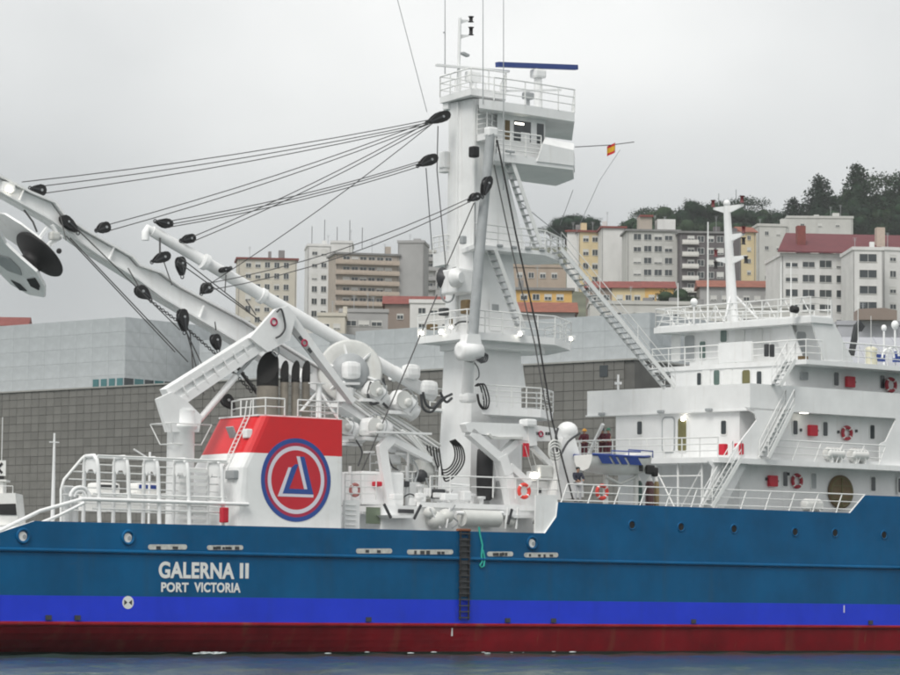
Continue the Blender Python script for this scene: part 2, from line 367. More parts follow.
def lettering(txt, u0, u1, v0, v1, name, boldness):
    cu_ = bpy.data.curves.new(name, 'FONT'); cu_.body = txt; cu_.size = 1.0; cu_.extrude = .006; cu_.offset = boldness; cu_.space_character = 1.06; cu_.space_word = 1.15
    t = bpy.data.objects.new(name, cu_); COL.objects.link(t)
    me = bpy.data.meshes.new_from_object(t.evaluated_get(bpy.context.evaluated_depsgraph_get())); bpy.data.objects.remove(t)
    xs = [p.co.x for p in me.vertices]; ys = [p.co.y for p in me.vertices]; a = S(u0, v1, 0); b = S(u1, v0, 0)
    for p in me.vertices:
        p.co = V((a.x + (p.co.x - min(xs)) / (max(xs) - min(xs)) * (b.x - a.x), -.015 - p.co.z, a.z + (p.co.y - min(ys)) / (max(ys) - min(ys)) * (b.z - a.z)))
    me.materials.clear(); me.materials.append(LETTER); o = bpy.data.objects.new(name, me); COL.objects.link(o); o.parent = hull; return o
lettering('GALERNA', 158.5, 234.4, 562.8, 578.2, 'ship_name', .036); lettering('II', 239.6, 248.6, 563.2, 578.4, 'ship_name_numeral', .036)
lettering('PORT', 161, 188.4, 582.6, 592.0, 'home_port', .034); lettering('VICTORIA', 194, 240.5, 582.9, 592.2, 'home_port', .034)

# ---- funnel casing with the emblem
FT = .45; FT2 = 4.9
def funnel_ring(s, t0, t1, z, s1, r):
    pts = []
    for cx, cy, a0 in ((s + r, t0 + r, pi), (s1 - r*.3, t0 + r*.3, 1.5*pi), (s1 - r*.3, t1 - r*.3, 0), (s + r, t1 - r, .5*pi)):
        rr = r if a0 in (pi, .5*pi) else r*.3
        for k in range(5): th = a0 + k*pi/8; pts.append(V((cx + rr*cos(th), cy + rr*sin(th), z)))
    return pts
def loft(mb, rings, cap=True):
    n = len(rings[0]); vs = [p for r in rings for p in r]
    mb.add(vs, [(i*n+j, i*n+(j+1)%n, (i+1)*n+(j+1)%n, (i+1)*n+j) for i in range(len(rings)-1) for j in range(n)], False)
    if cap: mb.add(rings[-1], [list(range(n))]); mb.add(rings[0], [list(range(n))[::-1]])
    return mb
s1 = S(343, 500, FT).x
fun = part('funnel', loft(MB(), [funnel_ring(-12.55, FT, FT2, 4.7, s1, .5), funnel_ring(-12.15, FT, FT2, 8.9, s1, .5), funnel_ring(-11.75, FT+.02, FT2-.1, 9.62, s1, .5)]), WHITE)
loft(MB(), [funnel_ring(-11.75, FT+.02, FT2-.1, 9.622, s1, .5), funnel_ring(-10.85, FT+.05, FT2-.3, 11.42, s1, .5)]).build('funnel_top', LRED, fun)
c = S(296, 480, FT); c.y = FT - .005
for k, (r0, r1, mt) in enumerate(((1.80,2.02,FBLUE), (1.64,1.80,FPINK), (1.44,1.64,FWHITE), (0,1.44,FRED))):
    mb = MB(); mb.disc(c - V((0,.012,0)), (0,-1,0), r0, r1, 64); mb.disc(c + V((0,.03,0)), (0,-1,0), r0, r1, 64)
    mb.tube([c + V((0,.03,0)), c + V((0,-.012,0))], r1, 64, cap=False); mb.build('emblem_disc' if r0 == 0 else 'emblem_ring', mt, fun)
def em(pts, mt, name, d=.02):
    MB().prism([c + V(((x-552)/220*2.02/.80, -d, -(y-415)/220*2.02)) for x, y in pts], (0, .006, 0)).build(name, mt, fun)
em([(460,504), (512,350), (527,350), (484,489), (640,489), (640,504)], FWHITE, 'emblem_letter_edge')
em([(484,488), (528,350), (546,332), (562,332), (517,462), (600,462), (568,292), (592,290), (640,488)], FBLUE, 'emblem_letter', .021)
em([(551,290), (568,290), (608,462), (592,462)], FWHITE, 'emblem_letter_edge', .030)
# things on the funnel
MB().rbox((-11.7+.3, 2.2, 10.55), (.10, .62, .85), .12, Matrix.Rotation(radians(-27), 3, 'Y')).build('casing_window', GREYP, fun)
mb = MB()
for tt in (1.35, 1.75): mb.tube([(-12.28, tt, 8.7), (-11.86, tt, 9.7), (-11.0, tt, 11.4), (-10.9, tt, 12.2)], .03, 6)
for k in range(11): zz = 9.3 + k*.2; xx = -12.05 + (zz-9.25)*.487; mb.tube([(xx, 1.35, zz), (xx, 1.75, zz)], .02, 6)
mb.build('funnel_ladder', WHITE2, fun)
MB().rbox((-11.35, .95, 10.55), (.35, .4, .45), .06).build('junction_box', WHITE, fun)
MB().rbox((-12.2, .95, 8.55), (.3, .75, .42), .05).build('floodlight_bracket', GREYP, fun)
rb = S(224, 515, .2)
MB().rbox(rb, (.32, .36, .72), .05).build('fire_hose_box', REDBOX, fun)
MB().box((-10.9, .75, 11.42), (-6.3, 4.3, 11.5)).build('funnel_deck', WHITE, fun)
railing([(-10.2,4.2,11.5), (-10.7,2.6,11.5), (-10.5,.7,11.5), (-9.4,.7,11.5)], .8, 2, 1.2)
railing([(-8.6,.75,11.5), (-6.25,.75,11.5), (-6.25,4.2,11.5)], .8, 3, 1.2)
def exhaust(u, vtop, vcut, r, t):
    p = S(u, vcut, t); zt = S(u, vtop, t).z; z0 = p.z; n = 20; vs = []; d = V((-.75, -.66, 0)); k = (zt - z0) / (2*r)
    ring = [V((p.x + r*cos(2*pi*j/n), p.y + r*sin(2*pi*j/n), 0)) for j in range(n)]
    cut = [z0 + ((-(q - V((p.x, p.y, 0))).dot(d)) + r) * k for q in ring]
    lo = [q + V((0,0,11.45)) for q in ring]; mid = [q + V((0,0,z0 - .12)) for q in ring]; hi = [q + V((0,0,h)) for q, h in zip(ring, cut)]
    mb = MB(); side = [(j, (j+1)%n, n+(j+1)%n, n+j) for j in range(n)]
    mb.m = 0; mb.add(lo + mid, side, True); mb.m = 1; mb.add(mid + hi, side, True)
    cen = V((p.x, p.y, z0 + r*k)) ; mb.add([h*.96 + cen*.04 - V((0,0,.02)) for h in hi], [list(range(n))]); mb.add(hi + [h*.96 + cen*.04 - V((0,0,.02)) for h in hi], side)
    mb.build('exhaust_pipe', [PIPEC, SOOT], fun)
PIPEC = mat('heat_stained_pipe', (.20,.18,.15), .5, .4, 1.2, streak=.7, streak_col=(.12,.11,.10), streak_scale=4)
exhaust(267.5, 350, 384, .54, 3.0)
for u in (284.5, 295.5, 306): exhaust(u, 360, 380, .205, 2.6)
# tripod post forward on the funnel
p = S(319, 384, 1.6); mb = MB().tube([(p.x, 1.6, 11.45), p], .14, 10)
mb.tube([p - V((0,0,.3)), (p.x + .9, 1.2, 11.5)], .07, 8); mb.tube([p - V((0,0,.3)), (p.x - .5, 2.4, 11.9)], .07, 8); mb.box(p + V((-.5,-.2,0)), p + V((.3,.2,.06)))
mb.build('tripod_post', WHITE, fun)

# ---- knuckle boom crane aft of the funnel
T = 3.0
b0 = S(181, 425, T); ped = MB().lathe((b0.x, T, 4.6), (0,0,1), [(0,.75), (.3,.68), (b0.z-4.9,.66), (b0.z-4.75,.80), (b0.z-4.6,.80), (b0.z-4.55,.7), (b0.z-3.9,.7)], 28)
crane = part('knuckle_crane', ped, WHITE)
mb = MB(); ax = b0.x
for tt in (T-.95, T+.95):
    for xx in (ax-.8, ax+.8): mb.tube([(xx*1.0 + (.6 if xx < ax else -.6)*0, tt*.6 + T*.4, b0.z-.95), (xx + (-.35 if xx < ax else .35), tt, b0.z+.02)], .03, 6)
for z, k in ((b0.z-.95, 1.0), (b0.z+.02, 1.45)):
    mb.tube([(ax-.8*k, T-.6*k, z), (ax+.8*k, T-.6*k, z), (ax+.8*k, T+.6*k, z), (ax-.8*k, T+.6*k, z), (ax-.8*k, T-.6*k, z)], .03, 6)
mb.build('crane_step_frame', WHITE2, crane)
def pxpoly(pts, t, th): return [S(u, v, t) for u, v in pts], (0, th, 0)
for tt in (T-.55, T+.30):
    mb = MB(); mb.prism(*pxpoly([(157,399), (172,392), (186,400), (202,416), (199,432), (167,432)], tt, .22)); mb.build('slewing_head', WHITE, crane)
a0, a1 = S(168, 400, T), S(279, 326, T)
mb = MB(); dirv = (a1-a0).normalized(); up = V((0,1,0)).cross(dirv); up = -up if up.z < 0 else up
mb.beam(a0 - up*.36, a1 - up*.30, .62, .42); mb.beam(a0 + up*.40, a1 + up*.22, .62, .36); mb.beam(a0 - up*.1, a1, .40, .8)
for k in range(9): q = a0.lerp(a1, .12 + .09*k); mb.beam(q - up*.28, q + up*.26, .70, .07)
mb.build('main_arm', WHITE, crane)
mb = MB()
for tt in (T-.50, T+.22): mb.prism(*pxpoly([(250,338), (276,309), (288,306), (296,316), (290,340), (268,352)], tt, .26))
mb.prism(*pxpoly([(256,336), (276,314), (286,312), (284,336), (268,346)], T-.24, .46))
mb.build('knuckle', WHITE, crane)
MB().tube([S(196, 424, T), S(236, 376, T)], .16, 10).build('hydraulic_ram', WHITE, crane)
MB().tube([S(236, 376, T), S(262, 348, T)], .09, 10).build('ram_rod', GREYP, crane)
j0, j1 = S(286, 314, T), S(352, 402, T); MB().beam(j0, j1, .55, .42, w2=.4, h2=.30).build('jib', WHITE, crane)
MB().beam(S(292,330,T+.7), S(346,398,T+.7), .18, .16).build('jib_ram', GREYP, crane)
MB().beam(S(268,344,T+.6), S(312,372,T+.6), .2, .2).build('link_arm', WHITE, crane)
hp = [S(u, v, T-.62) for u, v in ((277,312), (281,309), (284,318), (285,328), (281,335), (276,338))]
MB().hose(hp, .05, 6).build('crane_hose', DARKG, crane)
hk = S(276, 347, T-.3); mb = MB().tube([hk + V((0,0,.45)), hk + V((-.16,0,-.05)), hk + V((-.2,0,-.3)), hk + V((0,0,-.45)), hk + V((.2,0,-.3)), hk + V((.16,0,-.05)), hk + V((0,0,.4))], .045, 6); mb.build('crane_hook', GREYP, crane)
for u, v, r in ((274,322,.17), (304.5,343,.15)):
    MB().torus(S(u, v, T-.52 if u < 280 else T-.30), (0,1,0), r, .05, 16, 6).build('maker_ring', FPINK, crane)
for u, v in ((300,337.5), (301.5,339.5), (309,349.5), (310.5,351.5)):
    q = S(u, v, T-.285); d = (j1-j0).normalized(); MB().beam(q - d*.07, q + d*.07, .02, .18).build('maker_letter', DARKG, crane)

# ---- stern rack of arched frames with long rails
rk = None; ZB = 6.1
us = [(82,97), (110,127), (140,157), (170,187)]
tops = []
zt = S(110, 456, .4).z
sx = [S(u, 480, .4).x for u in (97, 127, 157, 187, 221)]
rails = MB()
for zz in (zt, zt-1.75, zt-3.2+.75): rails.tube([(sx[0] if zz == zt else sx[0]-.2, .4, zz), (sx[-1]+.3, .4, zz)], .045, 8)
rails.tube([U(61,1.6,5.2), U(61,1.6,7.6), U(64,1.6,8.05), U(82,1.6,zt-.1), U(84,1.6,zt), (sx[-1]+1.2,1.6,zt)], .07, 8)
for k in range(1, 8): zz = zt - k*.36; rails.tube([U(max(62, 82 - k*4.4), 1.6, zz), (sx[-1]+.6, 1.6, zz)], .035, 6)
rack = part('stern_rack', rails, WHITE2)
for i, s_ in enumerate(sx):
    mb = MB(); t0, t1 = .4, 1.6
    mb.tube([(s_+.22, t0, 5), (s_+.05, t0, zt-.6), (s_, t0+.06, zt-.2), (s_-.02, t0+.25, zt), (s_-.02, t1-.2, zt), (s_, t1, zt-.25), (s_, t1, 5)], .10, 8); o = mb.build('arch_frame', WHITE, rack)
    MB().prism([(s_, t0+.1, zt-.05), (s_, t1-.05, zt-.05), (s_, t1-.05, zt-.6), (s_, t1-.25, zt-.8), (s_, t1-.4, zt-.62), (s_, t0+.45, zt-.62), (s_, t0+.22, zt-.85), (s_, t0+.08, zt-.7)], (.03,0,0)).build('arch_gusset', WHITE, rack)
for k in range(9): MB().box((sx[3]+.25, 1.5, zt-.55-k*.32), (sx[4]-.1, 1.56, zt-.40-k*.32)).build('slat', WHITE2, rack)
mb = MB(); mb.tube([S(-30,545,.3), S(40,511,.3), S(82,499,.3), (sx[-1]+1.5,.3,S(82,499,.3).z)], .09, 8); mb.tube([S(-30,552,.12), S(60,515,.12), S(84,503,.12)], .075, 8); part('stern_handrail', mb, WHITE)
mb = MB(); q = S(80, 497, .6)
mb.tube([q + V((.5*cos(th), 0, .45*sin(th))) for th in [k*pi/8 for k in range(9)]], .09, 8); mb.tube([q + V((.3*cos(th), 0, .28*sin(th))) for th in [k*pi/8 for k in range(9)]], .07, 8); part('roller_guide', mb, WHITE)
p = S(54.5, 433, 2); mb = MB().tube([(p.x, 2, 4.6), p], .13, 8, r2=.05); mb.box(p + V((-.25,-.03,-.45)), p + V((.25,.03,-.40))); part('stern_light_mast', mb, WHITE)
for u, v in ((67,490), (75,494)):
    q = S(u, v, 2); part('bollard', MB().lathe((q.x, 2, 4.6), (0,0,1), [(0,.18), (q.z-4.6,.18), (q.z-4.55,.28), (q.z-4.4,.28)], 14), WHITE)
part('net_bin', MB().rbox((-17.5, 6, 5.2), (9, 6, 1.4), .15), WHITE)
mb = MB(); q = S(150, 452, 3.5); mb.tube([(q.x, 3.5, 4.6), q], .06, 6); mb.tube([q + V((-.9,0,.1)), q + V((-.1,0,-.3))], .04, 6); part('whip_post', mb, WHITE)
# ---- main boom and its twin
def boomprism(top, bot, t, th): return MB().prism([S(u, v, t) for u, v in top] + [S(u, v, t) for u, v in bot[::-1]], (0, th, 0))
BT = [(-24,166), (0,179), (27,193), (51,203), (61,217), (80,230), (128,257), (136,266), (157,273), (176,287), (240,321), (345,386), (430,446), (441,462)]
BB = [(-24,180), (0,194), (48,221), (67,236), (93,254), (133,279), (160,299), (213,330), (250,352), (335,406), (432,474)]
boom = part('main_boom', boomprism(BT, BB, 6.75, .5), WHITE)
for nm, pl, dz in (('top_flange', BT[:-1], 0), ('bottom_flange', BB[:-1], 0)):
    mb = MB()
    for a, b in zip(pl, pl[1:]): mb.beam(S(*a, 7.0), S(*b, 7.0), .95, .10)
    mb.build(nm, WHITE, boom)
for k, (u, v) in enumerate(((20,196), (110,254), (200,312), (300,372))):
    q = S(u, v, 7); MB().beam(q - V((.25,0,.35)), q + V((.25,0,.35))*0 + V((-.02,0,.3)), .9, .06).build('web_stiffener', WHITE, boom)
q = S(8, 187, 6.7); MB().rbox(q, (.7,.3,.5), .08).build('boom_floodlight', WHITE, boom)
MB().ball(S(10, 190, 6.45), .13, 10).build('lit_bulb', LAMP, boom)
b2a, b2b = S(152, 231, 9), S(434, 396, 7.4)
boom2 = part('auxiliary_boom', MB().tube([b2a, b2a.lerp(b2b, .5), b2b], [.28,.34,.34], 14), WHITE)
MB().tube([b2a, b2a + V((-.25,0,.12)), b2a + V((-.38,0,-.1)), b2a + V((-.38,0,-.5))], .2, 10).build('boom_head', WHITE, boom2)
for u, v in ((205,262), (262,296), (395,374)): q = S(u, v, 8.4); MB().lathe(q, b2b - b2a, [(-.12,.42), (.12,.42)], 16).build('boom_collar', WHITE, boom2)
MB().rbox(S(411, 372, 7.2), (.9,.7,.8), .25).build('boom_winch', WHITE, boom2)
MB().rbox(S(428, 388, 7.1), (1.0,.7,.8), .3).build('boom_heel', WHITE, boom2)

# ---- net roller with its large flange, motors and winches round the boom foot
c = S(350, 372, 6.0); ax = V((-.45,-.85,.1))
roll = part('net_roller', MB().lathe(c, ax, [(-.6,.7), (0,.75), (.02,1.62), (.10,1.68), (.16,1.56), (.05,1.1), (.0,.6)], 40), CREAM)  # greyer colour than the white gear: shade on the roller is painted in
MB().lathe(c, ax, [(.02,1.0), (.3,.9), (.32,.4)], 24).build('roller_hub', GREYP, roll)
MB().rbox(c + ax*.5, (.9,.7,.9), .25).build('roller_motor', WHITE, roll)
for k in range(6):
    th = k*pi/3; a = ax.normalized().orthogonal().normalized(); b = ax.normalized().cross(a); d = a*cos(th) + b*sin(th)
    MB().beam(c + ax*.3, c + ax*.08 + d*1.45, .12, .10).build('roller_spoke', WHITE, roll)
MB().beam(S(341,384,5.5), S(372,410,5.5), .3, .35).build('roller_arm', WHITE, roll)
MB().beam(S(334,384,5.4), S(355,384,5.4), .9, .12).build('roller_shelf', WHITE, roll)
MB().tube([S(345,388,5.4), S(345,402,5.4)], .45, 14).build('roller_leg', WHITE, roll)
def winch(u, v, t, k=1.0, tilt=30):
    q = S(u, v, t); M = Matrix.Rotation(radians(tilt), 3, 'Y')
    o = part('hydraulic_winch', MB().rbox(q, (1.25*k,1.0*k,.95*k), .28*k, M), WHITE)
    MB().lathe(q + M @ V((.5*k,0,0)), M @ V((1,0,0)), [(0,.42*k), (.35*k,.42*k), (.45*k,.25*k)], 16).build('winch_motor', WHITE, o)
    r_ = random.Random(int(u)); M2 = lambda x, y, z: q + M @ V((x*k, y*k, z*k))
    for x in (-.30, -.05): MB().lathe(M2(x,-.50,.02), (0,-1,0), [(0,.42*k), (.05,.42*k)] if x < -.2 else [(0,.22*k), (.14,.20*k), (.16,.1*k)], 16).build('winch_flange', CREAM, o)
    MB().hose([M2(-.5,-.3,.45), M2(-.3,-.4,.62), M2(.1,-.42,.55), M2(.4,-.45,.25+.2*r_.random()), M2(.3,-.52,-.3)], .035).build('hydraulic_pipe', GREYP, o)
    MB().rbox(M2(.25,-.2,.52), (.3*k,.35*k,.22*k), .05).build('valve_block', CREAM, o)
    MB().cbox(M2(-.1,0,-.55), (1.3*k,.8*k,.16*k)).build('winch_bed', WHITE, o); return o
winch(374, 393, 5.2, .95); winch(402, 404, 5.2, 1.1); winch(343, 428, 5, .9, 5); winch(374, 428, 5, 1.05, 5); winch(352, 436, 6, .8, 0)
arm = part('boom_foot_beam', MB().beam(S(338,400,5.9), S(432,462,5.9), 1.1, .85), WHITE)
for k in range(6): MB().tube([S(345+k*2.2,398-k*1.4,5.2), S(428+k*2.5,458-k*2.5,5.2)], .07, 6).build('hydraulic_pipe', CREAM if k % 2 else WHITE, arm)
for k in range(6):
    MB().tube([S(402+k*3,430+k*1.5,4.6), S(432+k*1.2,462+k*1.5,4.6)], .07, 6).build('hydraulic_pipe', CREAM if k % 2 else WHITE, arm)
for k in range(5):          # hose loops from the boom foot to the tower
    p = [(427+k*3.0,445+k*.8), (429+k*2.9,456+k*1.2), (435+k*2.0,466+k*2.2), (444+k*.5,470+k*2.8), (451+k*1.0,466+k*2.4), (455+k*2.2,457+k*1.4), (454+k*2.2,447+k*.4), (450+k*1.2,441-k*.4)]
    MB().hose([S(u, v, 4.7 - .1*k) for u, v in p], .042, 6).build('hydraulic_hose', BLACK, arm)
for pts in ([(371,382), (368,395), (372,404), (380,402)], [(383,378), (385,390), (381,400), (388,408)], [(421,394), (423,408), (431,412), (438,405), (447,396)], [(423,392), (426,404), (433,408), (440,400), (452,394)], [(440,392), (446,402), (452,398)]):
    MB().hose([S(u, v, 4.9) for u, v in pts], .07, 6).build('hydraulic_hose', DARKG, arm)
MB().rbox(S(424,468,5.2), (.9,.9,.9), .2).build('swivel_block', CREAM, arm); MB().ball(S(421,476,4.9), .35, 10).build('swivel_cap', DARKG, arm)
# purse davit post
pv = part('purse_davit', MB().prism([S(u, v, 3.2) for u, v in ((379,446), (387,436), (396,437), (397,441), (388,450), (398,520), (390,520))], (0,.3,0)), WHITE)
MB().beam(S(372,432,3.4), S(428,434,3.4), .7, .10).build('davit_table', WHITE, pv)
MB().beam(S(392,440,3.4), S(430,460,3.6), .4, .3).build('davit_brace', WHITE, pv)

# ---- low winch platform and machinery along the starboard bulwark
plat = part('winch_platform', MB().box(S(382,505,1.6), V((S(548,505,1.6).x, 5.2, 5.9))).box((S(366,505,1.6).x, 1.9, 6.9), (S(548,505,1.6).x, 5.0, 7.02)), WHITE)
MB().box(S(420,502,1.5), V((S(556,502,1.5).x, 1.8, S(420,507,1.5).z))).build('platform_edge', WHITE, plat)
MB().tube([S(462,518,1.1), S(498,519,1.1)], .42, 18).build('hydraulic_tank', CREAM, plat)
MB().tube([S(456,513,1.0), S(503,513,1.0)], .10, 8).build('pipe_run', WHITE, plat)
for u, v, r in ((436,520,.5), (446,516,.42), (430,513,.35), (510,522,.3)): MB().ball(S(u, v, 1.2), r, 12, (1,1,.9)).build('pump_housing', CREAM, plat)
for a in ((430,508,440,528), (450,508,446,528), (508,508,505,529), (518,508,516,529)): MB().tube([S(a[0],a[1],.9), S(a[2],a[3],.9)], .06, 6).build('pipe_run', WHITE, plat)
for a, b in (((384,504), (391,518)), ((421,505), (414,519)), ((512,509), (508,524)), ((538,510), (534,524))):
    MB().beam(S(*a, .75), S(*b, .75), .08, .12).build('gas_strut', DARKG, plat)
for u0, u1 in ((387,418), (510,540)):
    MB().prism([S(u0,515,.8), S(u1,515,.8), S(u1-4,518,.8), S(u0+4,518,.8)], (0,.9,0)).build('hatch_shelf', WHITE, plat)
MB().box(S(398,509,1.5), S(414,513.5,1.45)).build('opening', DARKG, plat)
MB().box(S(366,507,1.75), S(380,524,1.7)).build('green_locker', mat('locker_green', (.16,.20,.14), .5), plat)
MB().rbox(S(372,489,4.5), (2.6,2.0,1.7), .1).build('deck_locker', WHITE, plat)
for u, v in ((369,479), (407,466), (440,466), (350,466)):
    q = S(u, v, 4.4); o = MB().tube([(q.x, 4.4, 6.9), q], .08, 8).build('vent_post', WHITE, plat)
mb = MB(); mb.beam(S(365,452,4.4), S(373,452,4.4), .3, .1); mb.build('vent_cap', WHITE, plat)
for k in range(12):
    r_ = random.Random(k); q = S(400 + r_.random()*85, 490 + r_.random()*14, 2.2 + r_.random()*2)
    (MB().rbox(q, (.3+r_.random()*.4,.3,.25+r_.random()*.3), .05) if k % 2 else MB().lathe(q - V((0,0,.3)), (0,0,1), [(0,.12), (.5,.12), (.52,.22), (.65,.22)], 10)).build('valve_box' if k % 2 else 'vent_head', WHITE, plat)
MB().rbox(S(416,455,6.5), (.9,.8,.8), .15).build('deck_winch', WHITE, plat); MB().rbox(S(398,447,6.5), (.8,.8,.6), .15).build('deck_winch', WHITE, plat)
for a, b, t, r in (((408,452),(408,500),5.5,.07), ((396,454),(418,455),5.6,.08), ((398,470),(440,471),6.2,.05), ((420,470),(420,503),6.2,.05), ((386,472),(386,500),5.8,.05), ((432,466),(432,502),6.3,.06), ((376,462),(402,464),6.0,.045), ((376,470),(402,472),6.0,.045), ((450,484),(470,486),3,.06)):
    MB().tube([S(*a, t), S(*b, t)], r, 8).build('pipe_run', WHITE, plat)
for u, v, t, w_, h_, mt in ((393,459,6,.7,.5,WHITE), (404,470,6,.6,.5,CREAM), (384,490,4,.8,.9,WHITE), (412,490,4.6,.7,.8,WHITE), (425,492,4,.5,.7,CREAM), (377,484,3.3,.35,.25,REDBOX), (404,484,4.4,.4,.3,DARKG), (438,494,3.4,.6,.5,DARKG), (415,478,5.2,.5,.35,GREYP), (396,497,2.4,.6,.3,WHITE), (449,497,2.2,.9,.35,WHITE), (465,496,2.2,.5,.5,WHITE)):
    MB().rbox(S(u, v, t), (w_,.5,h_), .07).build('valve_box', mt, plat)
for k, pts in enumerate(([(388,455),(392,466),(398,470)], [(412,458),(418,470),(415,482)], [(356,440),(362,452),(358,466)], [(426,478),(430,488),(438,490)], [(400,500),(410,494),(420,500)], [(455,505),(450,514),(458,522),(452,528)])): MB().hose([S(u, v, 3.6 if k < 5 else 1.0) for u, v in pts], .04).build('hydraulic_hose', (DARKG, GREYP)[k % 2], plat)
railing([S(345,500,2.2), S(376,500,2.2)], 1.3, 4, .8)
railing([S(400,499,5), S(436,499,5)], 1.4, 4, .9); railing([S(370,472,6), S(412,472,6)], .9, 2, 1.2)
railing([S(470,497,2.2), S(560,500,2.2)], 1.05, 2, 1.5)
railing([S(430,497,2.2), S(470,497,2.2)], 1.05, 2, 1.5)
end = part('bulwark_end_plate', MB().prism([S(u, v, .1) for u, v in ((536,495), (557,495), (557.5,502), (557.5,516), (545,533), (535,533))], (0,.1,0)), WHITE)
MB().box(S(345,500,1.4), V((S(360,500,1.4).x, 1.6, 4.7))).build('locker_door', WHITE, plat)
for k in range(5): q = S(351, 505 + k*5, 1.35); MB().tube([q - V((.3,0,0)), q + V((.3,0,0))], .025, 6).build('ladder_rung', WHITE2, plat)

# ---- mast tower
def ring4(z, s0, s1, t0, t1): return [V((s0,t0,z)), V((s1,t0,z)), V((s1,t1,z)), V((s0,t1,z))]
lv = [(4.6,5.6,9.15,5.7,8.85), (12.4,5.75,9.1,5.8,8.5), (16.4,5.8,9.05,5.85,8.35), (21.2,5.8,U(512,5.9,21.2).x,5.9,8.2), (21.25,5.8,U(527,5.9,21.3).x,5.9,8.2), (25.9,5.76,U(505,5.9,25.9).x,5.9,8.1), (29.35,5.76,7.5,5.9,8.1)]
tower = part('mast_tower', loft(MB(), [ring4(*a) for a in lv]), WHITE)
MB().box((5.62,7.1,16.4), (5.8,7.2,29.3)).build('cable_tray', WHITE, tower)
MB().box((5.8,5.83,5), (5.92,5.9,29.3)).build('corner_flat', WHITE, tower)
def platform(pts, z, th, name='platform', taper=None):
    o = MB().prism([V((p.x, p.y, z - th)) for p in pts], (0,0,th)).build(name, WHITE, tower)
    if taper: MB().prism([V((p.x, p.y, z - th - .001)) for p in taper], (0,0,-.35)).build('platform_bracket', WHITE, tower)
    return o
z = 16.7; P4 = [U(467,4.4,z), U(555,4.4,z), U(571,6.6,z), U(545,10.2,z), U(418,8.9,z)]
platform(P4, z, .38, taper=[U(474,5,z), U(540,5,z), U(545,6.6,z), U(505,9,z), U(440,8.5,z)])
railing([P4[4], P4[0], P4[1], P4[2]], 1.15, 3, 1.3); railing([P4[2], P4[3]], 1.15, 3, 1.3)
z = 21.35; P3 = [U(474,4.7,z), U(545,4.7,z), U(563,7.0,z), U(530,9,z), U(452,8.6,z)]
platform(P3, z, .22); railing([P3[0], P3[1], P3[2]], 1.1, 3, 1.4); railing([P3[2], P3[3]], 1.1, 3, 1.4)
for k in range(4): q = U(500 + k*14, 4.66, 21.4); MB().rbox(q, (.38,.1,.14), .04).build('bulkhead_lamp', GREYP, tower)
PL_ = [U(433,9.4,21.3), U(445,8.0,21.3), U(452,8.0,21.3), U(446,9.4,21.3)]; platform(PL_, 21.3, .7, 'aerial_bracket'); railing(PL_[:3], .9, 3, .8)
z = 12.85; P5 = [U(482,4.4,z), U(541,4.4,z), U(553,6.2,z), U(520,8,z), U(490,5.9,z)]
platform(P5, z, .45); railing(P5[:4], 1.1, 4, 1.1)
railing([U(430,9.0,12.9), U(447,9.0,12.9)], 1.1, 3, .8); platform([U(430,9.2,12.9), U(450,9.2,12.9), U(450,8.4,12.9), U(430,8.4,12.9)], 12.9, .15)
# lookout: lower deck, cabin, upper deck
z = 26.3; P2 = [U(494,4.5,z), U(573,4.5,z), U(574,7.2,z), U(556,10,z), U(490,9.6,z)]
platform(P2, z, .42); look = MB().prism([U(497,5.4,26.3), U(545,5.4,26.3), U(545,9.2,26.3), U(497,9.2,26.3)], (0,0,2.4)).build('lookout_cabin', WHITE, ship)
for a, b, mt in ((505,510,BROWN), (514,531,GLASS), (537,544,GLASS)):
    q0, q1 = U(a,5.38,27.25), U(b,5.38,28.35); MB().box(q0, V((q1.x, 5.41, 28.35 if mt is not BROWN else 28.3))).build('window' if mt is GLASS else 'doorway', mt, look)
MB().box(U(515,5.36,28.15), V((U(524,5.36,28.2).x, 5.375, 28.24))).build('cabin_light', LAMP, look)
MB().box(U(521,5.365,27.25), V((U(530,5.36,28).x, 5.375, 27.75))).build('console', WHITE, look)
bw = MB().prism([U(537,4.44,26.1), U(573.5,4.44,26.1), U(573.5,4.44,26.95), U(543,4.44,27.1)], (0,.08,0)); bw.prism([U(543,4.44,27.1), U(573.5,4.44,26.95), U(574,4.9,27.4), U(546,4.9,27.5)], (0,.06,.02)); bw.prism([U(573.5,4.5,26.25), U(575,7.2,26.25), U(575,7.2,27.1), U(573.5,4.5,27.0)], (-.08,0,0))
bw.build('wind_screen', WHITE, look)
railing([U(495,4.5,26.3), U(541,4.5,26.3)], 1.2, 5, 1.0)
MB().rbox(U(510,4.45,26.45), (.6,.12,.14), .04).build('bulkhead_lamp', GREYP, look)
z = 29.1; P1 = [U(479,4.6,z), U(525,4.6,z), U(574.5,4.9,z), U(572,10.2,z), U(480,10,z)]
MB().prism([V((p.x, p.y, z-.5)) for p in P1], (0,0,.5)).build('lookout_roof', WHITE, look)
railing([U(494,4.6,z), P1[1], P1[2], P1[3]], 1.25, 3, 1.4)
z = 29.75; P0 = [U(440,8.6,z), U(471,5.3,z), U(506,5.3,z), U(500,8.6,z)]
platform(P0, z, .35, 'tower_roof'); railing([P0[0], P0[1], P0[2]], 1.1, 3, 1.0); railing([P0[0], P0[3], P0[2]], 1.1, 3, 1.0)
q = [U(458,7.6,27.4), U(487,4.9,27.4), U(497,5.8,27.4), U(476,7.6,27.4)]; platform(q, 27.4, .35, 'aft_balcony'); railing([q[0], q[1], q[2]], 1.6, 6, 1.0)
for a in ((449,106,8.2,.5,.45), (445,160,8.2,.5,.9), (445,170,8.3,.6,.3)): MB().rbox(S(a[0],a[1],a[2]), (.5,a[3],a[4]), .06).build('equipment_box', WHITE, tower)
